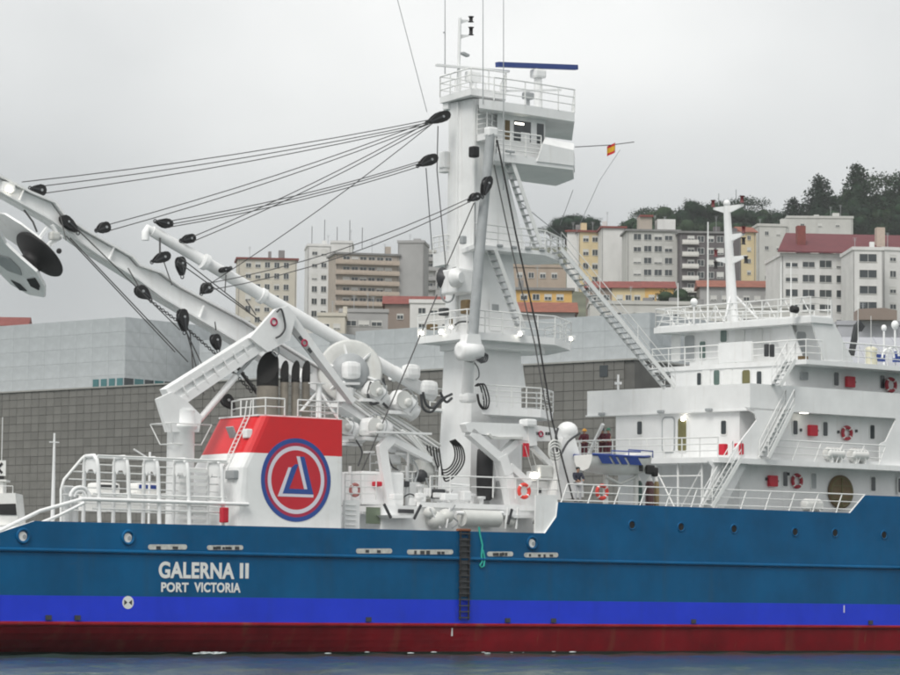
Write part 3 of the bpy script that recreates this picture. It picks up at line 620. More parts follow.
MB().rbox(S(474,152,5.2), (.45,.45,.6), .1).build('horn_speaker', BLACK, tower)
MB().rbox(S(463,240,5.7), (.3,.3,.45), .08).build('work_light', GREYP, tower)
# radars, light mast and aerials
rd = MB().tube([U(538,6.4,29.1), U(538,6.4,31.0)], .22, 10).build('radar_pedestal', WHITE, look)
MB().rbox(S(538,74,6.4), (.75,.6,.5), .12).build('radar_gearbox', WHITE, rd)
MB().beam(S(497,64.5,6.4), S(576.5,67.5,6.4), .3, .26).build('radar_scanner', RADARB, rd)
rd = MB().tube([U(473,6.9,29.75), S(473,72,6.9)], .2, 10).build('radar_pedestal', WHITE, look)
MB().rbox(S(473,77,6.9), (.8,.5,.6), .1).build('radar_gearbox', WHITE, rd)
MB().beam(S(436,65,6.9), S(509,71.5,6.9), .16, .12).build('radar_scanner', WHITE, rd)
rd = MB().tube([U(528,5.6,29.1), S(528,92,5.6)], .10, 8).build('radar_pedestal', GREYP, look); MB().beam(S(500,91,5.6), S(561,90,5.6), .12, .1).build('radar_scanner', WHITE, rd); MB().rbox(S(528,96,5.6), (.6,.4,.4), .1).build('radar_gearbox', GREYP, rd)
q = S(460, 18, 7); lm = MB().tube([U(458,7,29.75), q], .085, 8).build('light_mast', WHITE, tower)
for v in (19.5, 34.5):
    MB().prism([S(460,v,7), S(469,v+.5,7), S(469,v+1.8,7), S(460,v+4.5,7)], (0,.12,0)).build('lamp_bracket', WHITE, lm)
for v0, v1 in ((16,22), (26.5,35)): MB().lathe(S(471,v1,7), (0,0,1), [(0,.17), (.05,.1), ((v1-v0)/20-.08,.1), ((v1-v0)/20,.17)], 10).build('navigation_lamp', BLACK, lm)
MB().beam(S(462,53,7), S(468,56,7), .3, .12).build('siren', GREYP, lm)
for u, v0, v1, t in ((445,-20,74,7.5), (483,-20,104,4.6), (503.5,-30,190,4.2)):
    a = S(u, v1, t); b = S(u, v0, t); MB().tube([a, b], .035, 6, r2=.018).build('whip_aerial', GREYP, tower)
MB().box(S(443,32,7.5), S(445,33,7.4)).build('aerial_insulator', GREYP, tower)
# derrick pole in front of the tower
dk = part('derrick_pole', MB().tube([S(472.5,340,3.9), S(481,235,3.9), S(489,150,3.9), S(490.5,134,3.9)], [.28,.27,.24,.26], 14), GREYP)
MB().rbox(S(491,132,3.9), (.6,.5,.5), .1).build('derrick_head', WHITE, dk)
MB().lathe(S(459,351,3.9), (1,0,0), [(0,.25), (.05,.5), (1.3,.5), (1.35,.25)], 18).build('derrick_pivot', WHITE, dk)
MB().prism([S(466,345,3.6), S(468,334,3.6), S(480,334,3.6), S(482,345,3.6)], (0,.6,0)).build('derrick_fork', WHITE, dk)
MB().tube([S(469,360,4.2), S(467,400,5.2)], .32, 12).build('derrick_foot', WHITE, dk); MB().rbox(S(468,398,5.0), (.7,.8,.5), .15).build('derrick_heel', WHITE, dk)
for k in range(4): MB().hose([S(u+k*1.5, v+k, 3.5) for u, v in ((476,360), (482,358), (483,352), (479,352))], .04, 6).build('hydraulic_hose', DARKG, dk)
for k in range(3): MB().hose([S(u+k*dk_, v, 4.4-.05*k) for u, v, dk_ in ((475,386,1), (479,384,2.4), (482,392,2.8), (484,402,2.6), (483,409,1.6), (479,404,.6), (477,394,.4))], .04, 6).build('hydraulic_hose', BLACK, dk)
MB().hose([S(u, v, 4.0) for u, v in ((474,362), (478,368), (479,376), (476,380))], .03, 6).build('hydraulic_hose', DARKG, dk)
# inclined ladders on the tower
stair(S(538,247,4.9), S(509,162,4.9), (0,1,0), .6, 12, False, tread=.3)
stair(S(521,328,4.95), S(492,250,4.95), (0,1,0), .6, 11, False, tread=.3)
# long gangway from the tower platform to the wheelhouse deck
stair(S(670,388,6.2), S(556,250,6.2), (0,1,0), .9, 26, True, 'gangway', .22)
# tower winch, doors, lamps
wb = MB().rbox(S(457,282,6.4), (1.1,1.6,1.3), .1).build('tower_winch', WHITE, tower)
MB().lathe(S(447,278,6.9), (.3,-1,0), [(-.3,.55), (-.25,.6), (0,.3), (.5,.3), (.55,.55), (.62,.55)], 20).build('winch_drum', DARKG, tower)
MB().lathe(S(454,278,5.7), (.3,-1,0), [(0,.52), (.25,.55), (.4,.3), (.5,.28)], 20).build('winch_gear', WHITE, tower)
MB().box(V((6.9,5.80,17)), V((7.7,5.83,18.7))).build('tower_door', WHITE, tower); MB().box(V((7.05,5.785,18)), V((7.5,5.80,18.4))).build('door_light', GREYP, tower)
MB().rbox(S(468,307,5.5), (.6,.6,.75), .08).build('control_box', BROWN, tower)
MB().rbox(S(446,312,8.2), (.7,.5,.4), .08).build('control_box', DARKG, tower)
MB().hose([S(u, v, 5.0) for u, v in ((455,325), (460,322), (468,322), (476,326))], .05, 6).build('cable_loop', DARKG, tower)
MB().hose([S(u, v, 6.6) for u, v in ((441,288), (441,296), (446,302), (452,300), (454,292), (449,288))], .05, 6).build('cable_loop', GREYP, tower)
for u, v, t, k in ((421.5,333,8.6,1.0), (441,332,6.6,1.0), (451,327,6.3,.7), (520,334,4.2,.85), (571,339,6.5,.75)):
    q = S(u, v, t); MB().rbox(q + V((.16,.10,.05)), (.3,.34,.3), .06).build('floodlight_housing', WHITE, tower); MB().ball(q, .125*k, 12).build('floodlight_lens', LAMP, tower)
MB().rbox(S(432,327,7.9), (.5,.4,.3), .06).build('lamp_ballast', BROWN, tower); MB().rbox(S(451,321,6.3), (.15,.15,.3), .03).build('lamp_bracket', BROWN, tower)
mb = MB().beam(S(520,365,6), S(523,388,6), .1, .3); mb.build('tower_strut', WHITE, tower)
# big rubber tyred reel beside the tower foot
c = S(488,474,4.4); ax = V((.75,-.62,0)).normalized()
reel = part('cable_reel', MB().lathe(c, ax, [(-.55,.9), (-.55,1.28), (-.35,1.4), (.1,1.4), (.25,1.3), (.3,1.0)], 36), BLACK)
MB().lathe(c, ax, [(.22,1.02), (.34,1.0), (.4,.5), (.42,.3)], 30).build('reel_disc', WHITE, reel)

# ---- service crane abaft the superstructure
TC = 2.6
k1 = part('service_crane', MB().prism([S(u, v, TC) for u, v in ((465,424), (470,422), (528,424), (568,430), (570,441), (560,441), (528,441), (480,434), (468,432))], (0,.5,0)), WHITE)
def bar(pts, w, h, nm, t=TC, mt=WHITE, par=None): 
    mb = MB()
    for a, b in zip(pts, pts[1:]): mb.beam(S(*a, t+.25), S(*b, t+.25), w, h)
    return mb.build(nm, mt, par or k1)
bar([(469,432), (499,458)], .5, .45, 'crane_strut'); bar([(500,456), (506,475), (514,518)], .55, .55, 'crane_post'); bar([(500,456), (516,441), (530,441)], .45, .35, 'crane_bracket')
bar([(509,466), (529,484)], .35, .35, 'crane_brace'); bar([(528,424), (530,446)], .6, .5, 'crane_collar', TC-.05); bar([(532,446), (561,477)], .32, .28, 'crane_leg')
bar([(488,434), (492,438), (522,438)], .2, .12, 'hydraulic_pipe', TC-.3, CREAM)
MB().rbox(S(528,423,TC), (.7,.7,.4), .1).build('crane_motor', WHITE, k1)
MB().box(S(524,443,TC-.2), S(528,457,TC-.1)).build('red_pennant', REDBOX, k1)
MB().torus(S(541,434,TC-.03), (0,1,0), .13, .04, 14, 6).build('maker_ring', FPINK, k1)
for u in (535, 537.5, 545.5, 548): MB().box(S(u,432,TC-.02), S(u+1.4,435,TC+.02)).build('maker_letter', DARKG, k1)
for u, v in ((525,446), (532,452)): MB().tube([S(u, v, TC-.3), S(u+8, v+28, TC-.3)], .02, 5).build('hoist_wire', CREAM, k1)
dh = part('davit_house', MB().prism([S(u, v, 2.2) for u, v in ((563,438), (575,438), (580,455), (583,476), (584,497), (556,500), (559,470))], (0,.9,0)), WHITE)
MB().ball(S(567.5,431,2.7), .55, 14, (1.05,1,.9)).build('davit_cap', WHITE, dh)
MB().hose([S(u, v, 1.9) for u, v in ((558,428), (556,438), (559,456), (568,442), (580,433))], .06, 6).build('davit_hose', DARKG, dh)
for k in range(3): MB().torus(S(555,447+k*3,1.9), (.2,1,0), .35, .06, 16, 6).build('coiled_hose', CREAM, dh)
lk = part('deck_control_room', MB().box(S(513,480,3.0), V((S(556,480,3).x, 5, 6.9))), WHITE)
MB().box(S(538,488,2.95), S(541,493,2.99)).build('switch_panel', DARKG, lk)
q = S(535,476,2.7); MB().rbox(q + V((0,.25,0)), (.6,.3,.5), .08).build('floodlight_housing', WHITE, lk); MB().ball(q, .17, 12).build('floodlight_lens', LAMP, lk)
MB().rbox(S(542,472,3.0), (.9,.8,.7), .1).build('control_desk', CREAM, lk)
# ---- forward superstructure (its decks rise slightly to port: HEEL)
HEEL = .02
def A2(u, v, s): p = A(u, v, s); p.z -= HEEL * p.y; return p
def S2(u, v, t): p = S(u, v, t); p.z -= HEEL * t; return p
before = set(ship.children)
TS = .9; SE = 46.0; TP = 14.4 - .9
def side(pts, th=.10, t=TS): return MB().prism([S2(u, v, t) for u, v in pts], (0, th, 0))
s2 = U(718, .5, 10.5).x; s3 = U(750, TS, 14).x; s4 = U(802, TS, 16).x; sR = U(806, TS, 18.4).x
def taperdeck(s0, t0, z, th, s1=33.0):       # deck plan: parallel sided, then narrowing to the bow
    return MB().prism([(s0,t0,z), (s1,t0,z), (SE-4,3.9,z), (SE-4,10.5,z), (s1,14.4-t0,z), (s0,14.4-t0,z)], (0,0,th))
def house(s0, t0, z0, z1, s1=33.0, name='deckhouse'):
    return part(name, MB().prism([(s0,t0,z0), (s1,t0,z0), (SE-5,4.6,z0), (SE-5,9.8,z0), (s1,14.4-t0,z0), (s0,14.4-t0,z0)], (0,0,z1-z0)), WHITE)
H1 = house(21.3, 2.0, 7.06, 10.2); H2 = house(21.2, 1.9, 10.5, 13.2); H3 = house(25.0, 2.3, 13.45, 15.9); H4 = part('wheelhouse', MB().prism([(26.2,2.6,16.15), (U(826,2.6,17).x,2.6,16.15), (U(829,6,17).x,6,16.15), (U(825,8.4,17).x,8.4,16.15), (27.5,11.8,16.15), (26.2,11.8,16.15)], (0,0,2.05)), WHITE)
dk2 = part('boat_deck', taperdeck(s2, .45, 10.2, .29), WHITE); dk3 = part('bridge_deck', taperdeck(s3, TS+.12, 13.21, .24), WHITE)
dk4 = part('upper_bridge_deck', taperdeck(s4, .55, 15.88, .26), WHITE)
sf1, sf2 = U(833,.5,18.4).x, U(833,6,18.4).x
rf = part('wheelhouse_roof', MB().prism([(sR,.5,18.2), (sf1,.5,18.2), (sf2,6,18.2), (sf2-.6,8.4,18.2), (28,13.9,18.2), (sR,13.9,18.2)], (0,0,.34)), WHITE)
MB().prism([(sR+.1,.6,18.54), (sf1-.1,.6,18.54), (sf2-.1,6,18.54), (27.8,13.8,18.54), (sR+.1,13.8,18.54)], (0,0,.08)).build('roof_coaming', WHITE, rf)
# bulwark of the bridge deck: aft face and side plating with the slanted pillars
aft = part('aft_bulwark', MB().box((s3+.003, TS+.101, 13.203), (s3+.1, 14.95, 14.618)).box((s3-.08, TS, 13.12), (s3+.3, 15.0, 13.2)), WHITE)
bs = MB(); zt_ = 14.62
bs.prism([(s3,TS,13.2), (s3,TS,zt_), (33,TS,zt_), (33,TS,13.2)], (0,.1,0)); bs.prism([(33,TS,13.2), (33,TS,zt_), (SE-4,4.2,zt_), (SE-4,4.2,13.2)], (0,.1,0))
bul = part('side_bulwark', bs, WHITE)
pil = part('slanted_pillar', side([(746,407), (794,411), (789,419), (768,459), (727,459), (744,437), (757,420), (755,414), (750,411)]), WHITE)
side([(727,459), (768,459), (766,463), (748,463), (724,508), (700,507), (711,482), (713,468), (708,461)]).build('lower_pillar', WHITE, pil)
side([(888,409), (905,410), (905,470), (880,468), (880,444), (886,441), (896,420), (893,414)], .10, TS+.002).build('side_plate', WHITE, pil)
side([(745,455), (880,461.5), (905,463), (905,472), (880,468.5), (745,462)], .10, TS-.004).build('deck_edge_plate', WHITE, pil)
# small knee brackets and deck edge lamps under the overhang
for u in (604, 663, 711): q = A2(u, 409, s3+.02); MB().rbox((s3-.15, q.y, 13.25), (.16,.5,.16), .04).build('deck_lamp', GREYP, aft)
part('bulwark_post', MB().tube([(s3+.05, 12.2, 14.6), (s3+.05, 12.2, 15.5)], .07, 6).cbox((s3+.05,12.2,15.0), (.12,.5,.14)), WHITE)

def opening(par, mk, u, v, w, h, mt, name, frame=True, plane=None):
    q = mk(u, v)
    onaft = plane == 'aft'
    d = V((-1,0,0)) if onaft else V((0,-1,0)); lat = V((0,1,0)) if onaft else V((1,0,0)); up = V((0,0,1))
    def slab(ww, hh, d0, d1):
        pts = []; r = min(ww, hh) * .22
        for cx, cz, a0 in ((ww/2-r, hh/2-r, 0), (-ww/2+r, hh/2-r, pi/2), (-ww/2+r, -hh/2+r, pi), (ww/2-r, -hh/2+r, 1.5*pi)):
            for k in range(4): th = a0 + k*pi/6; pts.append(q + lat*(cx + r*cos(th)) + up*(cz + r*sin(th)) + d*d0)
        return MB().prism(pts, d*(d1-d0))
    if frame: slab(w+.12, h+.12, .002, .03).build(name + '_frame', WHITE2, par)
    return slab(w, h, .0, .036 if frame else .03).build(name, mt, par)
aw2 = lambda u, v: A2(u, v, 21.19); aw1 = lambda u, v: A2(u, v, 21.29); aw3 = lambda u, v: A2(u, v, 24.99); aw4 = lambda u, v: A2(u, v, 26.19)
sw2 = lambda u, v: S2(u, v, 1.89); sw1 = lambda u, v: S2(u, v, 1.99); sw3 = lambda u, v: S2(u, v, 2.29)
for u, v in ((640,428), (724,427.5)): opening(H2, aw2, u, v, .42, .75, GLASS, 'window', True, 'aft')
opening(H2, aw2, 668.5, 435, .95, 1.9, WHITE, 'door', False, 'aft'); opening(H2, aw2, 668.5, 435, 1.12, 2.05, GREYP, 'door_seal', False, 'aft').location.x = .006
opening(H2, aw2, 682.5, 435, .72, 1.85, OLIVE, 'doorway', True, 'aft')
q = aw2(684.5, 419); MB().ball(q + V((-.12,0,0)), .13, 10).build('door_lamp', LAMP, H2)
for u, v, w, h, mt in ((699.5,379,.35,.7,GLASS), (706.5,378,.55,1.0,WHITE2), (717,377.5,.5,.85,GLASSG), (728,377.5,.7,.85,WHITE2), (737.5,377.5,.7,.85,WHITE2), (746.5,377.5,.65,.85,OLIVE), (759.5,378,.4,.75,GLASS)):
    opening(H3, aw3, u, v, w, h, mt, 'window' if mt in (GLASS, GLASSG, OLIVE) else 'cupboard', True, 'aft')
for u, v, w, h, mt in ((676,348,.7,1.5,WHITE2), (690,348,.9,1.5,GREYP), (703,350,.5,1.0,GLASSG), (724,336,.55,.7,GLASSG), (740,336,.7,1.0,WHITE2), (757,338,.8,1.1,WHITE2)):
    opening(H4, aw4, u, v, w, h, mt, 'window' if mt is GLASSG else 'door_panel', True, 'aft')
for u, v in ((795,427.5), (825,429), (872,432)): opening(H2, sw2, u, v, .34, .78, GLASS, 'window', True)
for u, v in ((785,479), (873,484), (900,485.5)): opening(H1, sw1, u, v, .34, .8, GLASS, 'window', True)
opening(H1, sw1, 813.5, 481, .36, .85, GREYP, 'equipment_panel', True)
for u, v in ((836,379), (882,382)): opening(H3, sw3, u, v, .36, .75, GLASS, 'window', True)
MB().rbox(S2(804,376,2.2), (.5,.2,.45), .05).build('junction_box', GREYP, H3)
opening(H4, lambda u, v: S2(u, v, 2.59), 801, 346, .7, 1.6, GREYP, 'door', True)
for par, f, u, v in ((H1, sw1, 771,481), (H2, sw2, 811,430.5), (H3, sw3, 848.5,382)):
    q = f(u, v); o = MB().rbox(q + V((0,-.14,0)), (.62,.26,.62), .06).build('fire_hose_box', REDBOX, par); MB().box(q + V((.30,-.2,-.05)), q + V((.40,-.14,.05))).build('box_latch', DARKG, par)
for u, v in ((723,449.5), (739,449)):
    q = A2(u, v, 20.4); part('fire_hose_box', MB().rbox(q, (.3,.5,.62), .06), REDBOX)
for f, u, v in ((sw2,838,432), (sw2,856,431), (sw1,766,479), (sw1,788,474), (sw2,800.5,430)): q = f(u, v); MB().box(q + V((-.06,-.08,-.08)), q + V((.06,.0,.08))).build('cable_gland', DARKG, H2)
# round brown hatch
q = S2(840, 492, 1.95); hd = MB().lathe(q, (0,-1,0), [(0,.95), (.10,.95), (.14,.85)], 32).build('round_hatch', BROWN, H1)
MB().torus(q + V((0,-.14,0)), (0,1,0), .8, .04, 28, 6).build('hatch_rim', OLIVE, H1); MB().beam(q + V((0,-.17,-.8)), q + V((0,-.17,.8)), .05, .06, (1,0,0)).build('hatch_bar', OLIVE, H1)
for z_ in (-.4, .35): MB().beam(q + V((-.75,-.17,z_)), q + V((.75,-.17,z_)), .05, .05).build('hatch_bar', OLIVE, H1)
# ceiling lamps under the decks, all lit
for u, v, t in ((684,464,5.5), (757,463.5,1.3), (897,469,1.3), (804,413,1.35)):
    q = S2(u, v, t); part('deckhead_lamp', MB().cbox((q.x, t, q.z+.03), (.55 if t > 2 else .4,.3,.1)), LAMP)
# wheelhouse side fin, wing screen
fin = part('wing_fin', side([(811,319), (833,320), (854,362), (824,361)], .12, .6), WHITE)
MB().prism([A2(u, v, 25.9) for u, v in ((770,325), (790,322), (803,360), (786,361))], (.1,0,0)).build('inner_fin', WHITE, fin)
q = [A2(719,342,s4+.02), A2(752,340.5,s4+.02)]; part('rail_screen', MB().box((s4+.0, q[0].y, 16.2), (s4+.06, q[1].y, 17.35)), WHITE)
# stairs up the starboard side
stair(S2(708,507,.42), S2(737,458,.42), (0,1,0), .7, 11, True); stair(S2(764,458,.42), S2(790,407,.42), (0,1,0), .7, 11, True); stair(S2(776,386,.55), S2(791,360,.55), (0,1,0), .7, 6, True)
# railings
railing([S2(559,508,.12), S2(858,517,.12)], 1.25, 3, 1.75, slant=(.55,0,0))
rl = [A2(583,451,s2+.05), A2(735,452,s2+.05)]; railing([V((s2+.05, 13.9, 10.49)), V((s2+.05, .55, 10.49))], 1.08, 3, 1.55)
railing([(s2+.05,13.9,10.49), (21,13.9,10.49)], 1.08, 3, 1.5)
a = S2(770,459,.5); b = S2(879,464,.5); railing([V((a.x,.5,10.49)), V((b.x,.5,10.49))], 1.1, 3, 1.75, slant=(.55,0,0))
railing([(s4+.04,13.7,16.14), (s4+.04,.62,16.14), (U(822,.6,16.2).x,.62,16.14)], 1.1, 3, 1.45)
railing([(U(843,.6,16.2).x,.62,16.14), (33,.62,16.14)], 1.1, 3, 1.6)
rr = [V((sR+.06,13.8,18.54)), V((sR+.06,.6,18.54)), V((sf1-.06,.6,18.54)), V((sf2-.1,6,18.54))]
railing(rr, 1.1, 3, 1.3); railing([V((sf2-.1,6,18.54)), V((sf2-.7,8.3,18.54)), V((27.8,13.7,18.54)), rr[0]], 1.1, 3, 1.5)
mb = MB(); n = 18
zz = [V((sR+.1, 13.6 - 13.0*k/n, 18.6 + (1.0 if k % 2 else 0))) for k in range(n+1)]
for p, q in zip(zz, zz[1:]): mb.tube([p, q], .035, 6)
part('roof_truss_rail', mb, WHITE2)
# pipe frames under the boat deck
mb = MB()
for u in (656, 678, 702):
    p = A2(u, 505, s2+.3); mb.tube([(s2+.3, p.y, 7.05), (s2+.3, p.y, 10.2)], .07, 8)
for (u0, u1) in ((656,678), (702,678)): p, q = A2(u0,466,s2+.3), A2(u1,500,s2+.3); mb.tube([V((s2+.3,p.y,9.9)), V((s2+.3,q.y,7.4))], .05, 6)
mb.tube([(s2+.3, A2(656,470,s2+.3).y, 9.5), (s2+.3, A2(702,470,s2+.3).y, 9.5)], .05, 6); part('pipe_frame', mb, WHITE2)
part('davit_arm', MB().beam(A2(587,458,s2+.2), A2(603,424,s2+.2), .14, .16), WHITE)
# ---- roof mast with its lamps
zb = 18.62; mp_ = A2(733, 318, 26.5); tp = A2(725.5, 206, 26.0)
bp = V((26.5, mp_.y, zb)); tp = V((26.1, tp.y, tp.z))
rm = part('signal_mast', MB().tube([bp, bp.lerp(tp, .5), tp], [.34,.27,.2], 14), WHITE)
for d in ((-1.2,-.6), (1.0,-1.4), (1.0,1.6)): MB().tube([bp + V((d[0],d[1],0)), bp.lerp(tp, .27)], .06, 8).build('mast_strut', WHITE, rm)
def crossbar(f, w0, w1, lamps):
    q = bp.lerp(tp, f); MB().prism([q + V((0,w0,.12)), q + V((0,w1,.12)), q + V((0,w1,0)), q + V((0,0,-.35)), q + V((0,w0,0))], (.1,0,0)).build('cross_bar', WHITE, rm)
    for wv, hz, mt in lamps: MB().lathe(q + V((0,wv,hz)), (0,0,1), [(0,.15), (.06,.1), (.32,.1), (.4,.16)], 10).build('navigation_lamp', mt, rm)
LAMPR = mat('dark_red_lamp', (.12,.012,.015), .4)
crossbar(.985, -1.35, 1.2, ((1.2,.15,LAMPR), (-1.3,.2,LAMPR))); crossbar(.74, -1.3, .2, ((-1.3,.1,LAMPR), (-1.3,-.55,BLACK))); crossbar(.55, -1.4, 1.2, ((1.2,.2,LAMPR), (1.2,-.5,BLACK), (-1.4,-.35,BLACK)))
MB().ball(tp + V((0,0,.15)), .22, 10).build('mast_dome', WHITE, rm); MB().tube([tp + V((0,.7,.1)), tp + V((0,.7,.8))], .03, 6).build('mast_spike', GREYP, rm); MB().tube([tp + V((0,-.8,.1)), tp + V((0,-.8,.9))], .03, 6).build('mast_spike', GREYP, rm)
for u, v0, s_, r in ((708,222,26,.07), (678,283,25.5,.05), (781,262,27,.05), (791,262,27.5,.06), (828,298,26,.04), (858,297,30,.03), (871,316,30,.03)):
    p = A2(u, v0, s_); part('whip_aerial', MB().tube([(s_, p.y, 18.6 if u < 840 else 16.1), p], r, 6, r2=r*.6), WHITE2)
for u, v, s_, r in ((694,302,25.2,.22), (678,294,25.2,.0)):
    p = A2(u, v, s_)
    if r: o = part('satellite_dome', MB().ball(p, r, 14), WHITE); MB().tube([(s_, p.y, 18.6), p], .06, 6).build('dome_post', WHITE, o)
q = A2(797, 310, 25); part('searchlight', MB().lathe(q, (-1,0,.1), [(0,.2), (.4,.2), (.42,.1)], 12), BLACK)
# gear on the upper bridge deck
def pole_dome(u, v, t, r, zb_=16.1): p = S2(u, v, t); o = part('satellite_dome', MB().ball(p, r, 14, (1,1,1.2)), WHITE); MB().tube([(p.x, t, zb_), p], .06, 8).build('dome_post', WHITE, o)
pole_dome(895, 325, 2.5, .22); pole_dome(884, 328, 3, .16)
p = S2(871,362,1.6); part('liferaft_drum', MB().lathe((p.x,1.6,16.12), (0,0,1), [(0,.36), (.3,.36), (.6,.30), (.9,.38), (1.0,.36), (1.1,.2)], 16), mat('cream_drum', (.66,.64,.50), .5))
mb = MB(); mb.beam(S2(851,356,2.2), S2(857,325,2.2), .25, .28); mb.beam(S2(857,323,2.2), S2(862,329,2.2), .25, .4); part('boat_davit', mb, DARKG)
for u, v in ((888,356), (893,354)): part('deck_arch', MB().tube([S2(u+6*cos(th), v+2-9*sin(th), 1.8) for th in [k*pi/8 for k in range(9)]], .07, 8), WHITE)
MB().cbox(S2(879,358,2), (.6,.4,.4)).build('locker', BOATBL, dk4); MB().cbox(S2(898,357,2.2), (.5,.4,.6)).build('locker', BOATBL, dk4)
for u in (766.5, 772): q = S2(u, 352, 2); MB().rbox((q.x, 2, 16.6), (.22,.22,.7), .05).build('gas_bottle', DARKG, dk4)
q = S2(803,357,1.2); MB().cbox((q.x,1.2,16.25), (.5,.3,.2)).build('locker', BROWN, dk4)
def heel(o):
    if o.type == 'MESH' and o.data.users == 1 and o.location.length < .05:
        for vv in o.data.vertices: vv.co.z += HEEL * vv.co.y
    else: o.location.z += HEEL * o.location.y
    for ch in o.children: heel(ch)
for o in set(ship.children) - before: heel(o)
# ------------------------------------------------------------------ things that stand, hang or lie on the ship
RINGP = mat('faded_life_ring', (.62,.24,.22), .6, .1)
def life_ring(u, v, t, R, label):
    p = S(u, v, t); o = on_ship('life_ring', p, label, 'life ring', 'life rings on the ship'); R *= .92
    MB().torus((0,0,0), (0,1,0), R, R*.30, 28, 8).build('buoyant_ring', RINGD if u > 700 else (RINGP if u < 400 else RING), o)
    for k in range(4):
        th = pi/4 + k*pi/2; c = V((R*cos(th), 0, R*sin(th))); tn = V((-sin(th), 0, cos(th)))
        MB().lathe(c - tn*R*.12, tn, [(0,R*.31), (R*.24,R*.31)], 10).build('white_band', LETTER, o)
life_ring(524, 491, 2.0, .36, 'orange red life ring on the white control room below the service crane')
life_ring(602, 492, .35, .36, 'bright orange life ring on the rail beneath the rescue boat')
life_ring(847, 433, 1.78, .36, 'dark red life ring on the wall between two narrow windows, above the liferafts')
life_ring(797, 481, 1.88, .36, 'dark red life ring beside the red hose box, near the round brown hatch')
life_ring(891, 385, 2.1, .38, 'dark red life ring half hidden behind the white bridge deck bulwark')
life_ring(355, 490, 2.35, .30, 'faded red life ring on the rails beside the funnel casing')

def raft(u, v, t, label, zb):
    p = S(u, v, t); o = on_ship('liferaft_canister', (p.x, t, zb), label, 'liferaft', 'white liferaft canisters')
    pr = [(-.66,.05), (-.66,.24)] + [(-.6 + k*.12, .36 if k % 2 else .30) for k in range(11)] + [(.66,.24), (.66,.05)]
    MB().lathe((0,0,.5), (1,0,0), pr, 18).build('shell', LETTER, o)
    mb = MB()
    for x in (-.35, .35): mb.box((x-.04,-.3,0), (x+.04,.3,.24)); mb.beam((x,-.28,.1), (x-.15,-.3,.5), .05, .05)
    mb.build('cradle', WHITE2, o)
raft(834, 451, .75, 'white ribbed liferaft canister on the boat deck, next to the stair side', 10.51)
raft(858, 452, .75, 'white ribbed liferaft canister on the boat deck, next to the slanted plate', 10.51)
raft(812, 502, .55, 'white ribbed liferaft canister on the lower deck in front of the round brown hatch', 7.6)

# rescue boat in its cradle
s0, s1_ = U(583,1.3,10).x, U(650,1.3,10).x; Lb = s1_ - s0; zc = S(610,464,1.3).z
rb = on_ship('rescue_boat', (s0, 1.3, zc - .6), 'white rescue boat with blue diagonal stripes slung beside the boat deck', 'boat')
def brow(x, w, zk, zs): return [V((x,-w,zs)), V((x,-w*.96,zs*.6+zk*.4)), V((x,-w*.62,zk+.12)), V((x,0,zk)), V((x,w*.62,zk+.12)), V((x,w*.96,zs*.6+zk*.4)), V((x,w,zs))]
rows = [brow(0,.75,.18,1.02), brow(Lb*.2,.95,.05,1.0), brow(Lb*.5,1.0,0,.98), brow(Lb*.75,.9,.06,1.0), brow(Lb*.9,.6,.22,1.06), brow(Lb,.12,.55,1.15)]
mb = MB(); n = 7; vs = [p for r in rows for p in r]
mb.add(vs, [(i*n+j, i*n+j+1, (i+1)*n+j+1, (i+1)*n+j) for i in range(5) for j in range(6)], True); mb.add(rows[0], [list(range(7))]); mb.add([r[0] for r in rows] + [r[-1] for r in rows], [(i, i+1, 7+i, 6+i) for i in range(5)])
mb.build('boat_hull', LETTER, rb)
mb = MB(); mb.tube([V((r[0].x, r[0].y, r[0].z)) for r in rows], .07, 8); mb.tube([V((r[-1].x, r[-1].y, r[-1].z)) for r in rows], .07, 8); mb.build('fender', BOATBL, rb)
for x0, x1 in ((.05,.30), (.36,.46), (.52,.66), (.72,1.0)):
    a, b = x0*Lb*.62, x1*Lb*.62; MB().prism([(a,-1.045,.97), (b,-1.045,.97), (b+.35,-1.01,.55), (a+.35,-1.01,.55)], (0,.03,0)).build('blue_stripe', BOATBL, rb)
MB().rbox((Lb*.8,-.1,1.05), (1.0,1.2,.35), .1).build('console', LETTER, rb)
mb = MB(); mb.tube([(Lb*.55,-.7,1.0), (Lb*.55,-.7,1.35), (Lb*.95,-.5,1.35), (Lb*.95,-.5,1.0)], .035, 6); mb.tube([(Lb*.55,.7,1.0), (Lb*.55,.7,1.35), (Lb*.95,.5,1.35)], .035, 6); mb.build('grab_rail', BOATBL, rb)
MB().rbox((Lb*.86,-.75,.35), (.5,.3,.5), .1).build('engine_cowl', BLACK, rb); MB().rbox((Lb*.97,-.55,.25), (.35,.25,.5), .1).build('propeller_guard', BLACK, rb); MB().rbox((Lb*.7,-.9,.4), (.22,.1,.35), .05).build('fender_pad', BLACK, rb)
mb = MB(); mb.beam((Lb*.3,-.2,-1.9), (Lb*.3,-.2,0), .2, .2); mb.beam((Lb*.75,-.2,-1.9), (Lb*.75,-.2,.1), .2, .2); mb.tube([(Lb*.28,-.3,-.1), (Lb*.5,-.3,-.45), (Lb*.72,-.3,-.05)], .09, 8); mb.build('cradle', CREAM, rb)
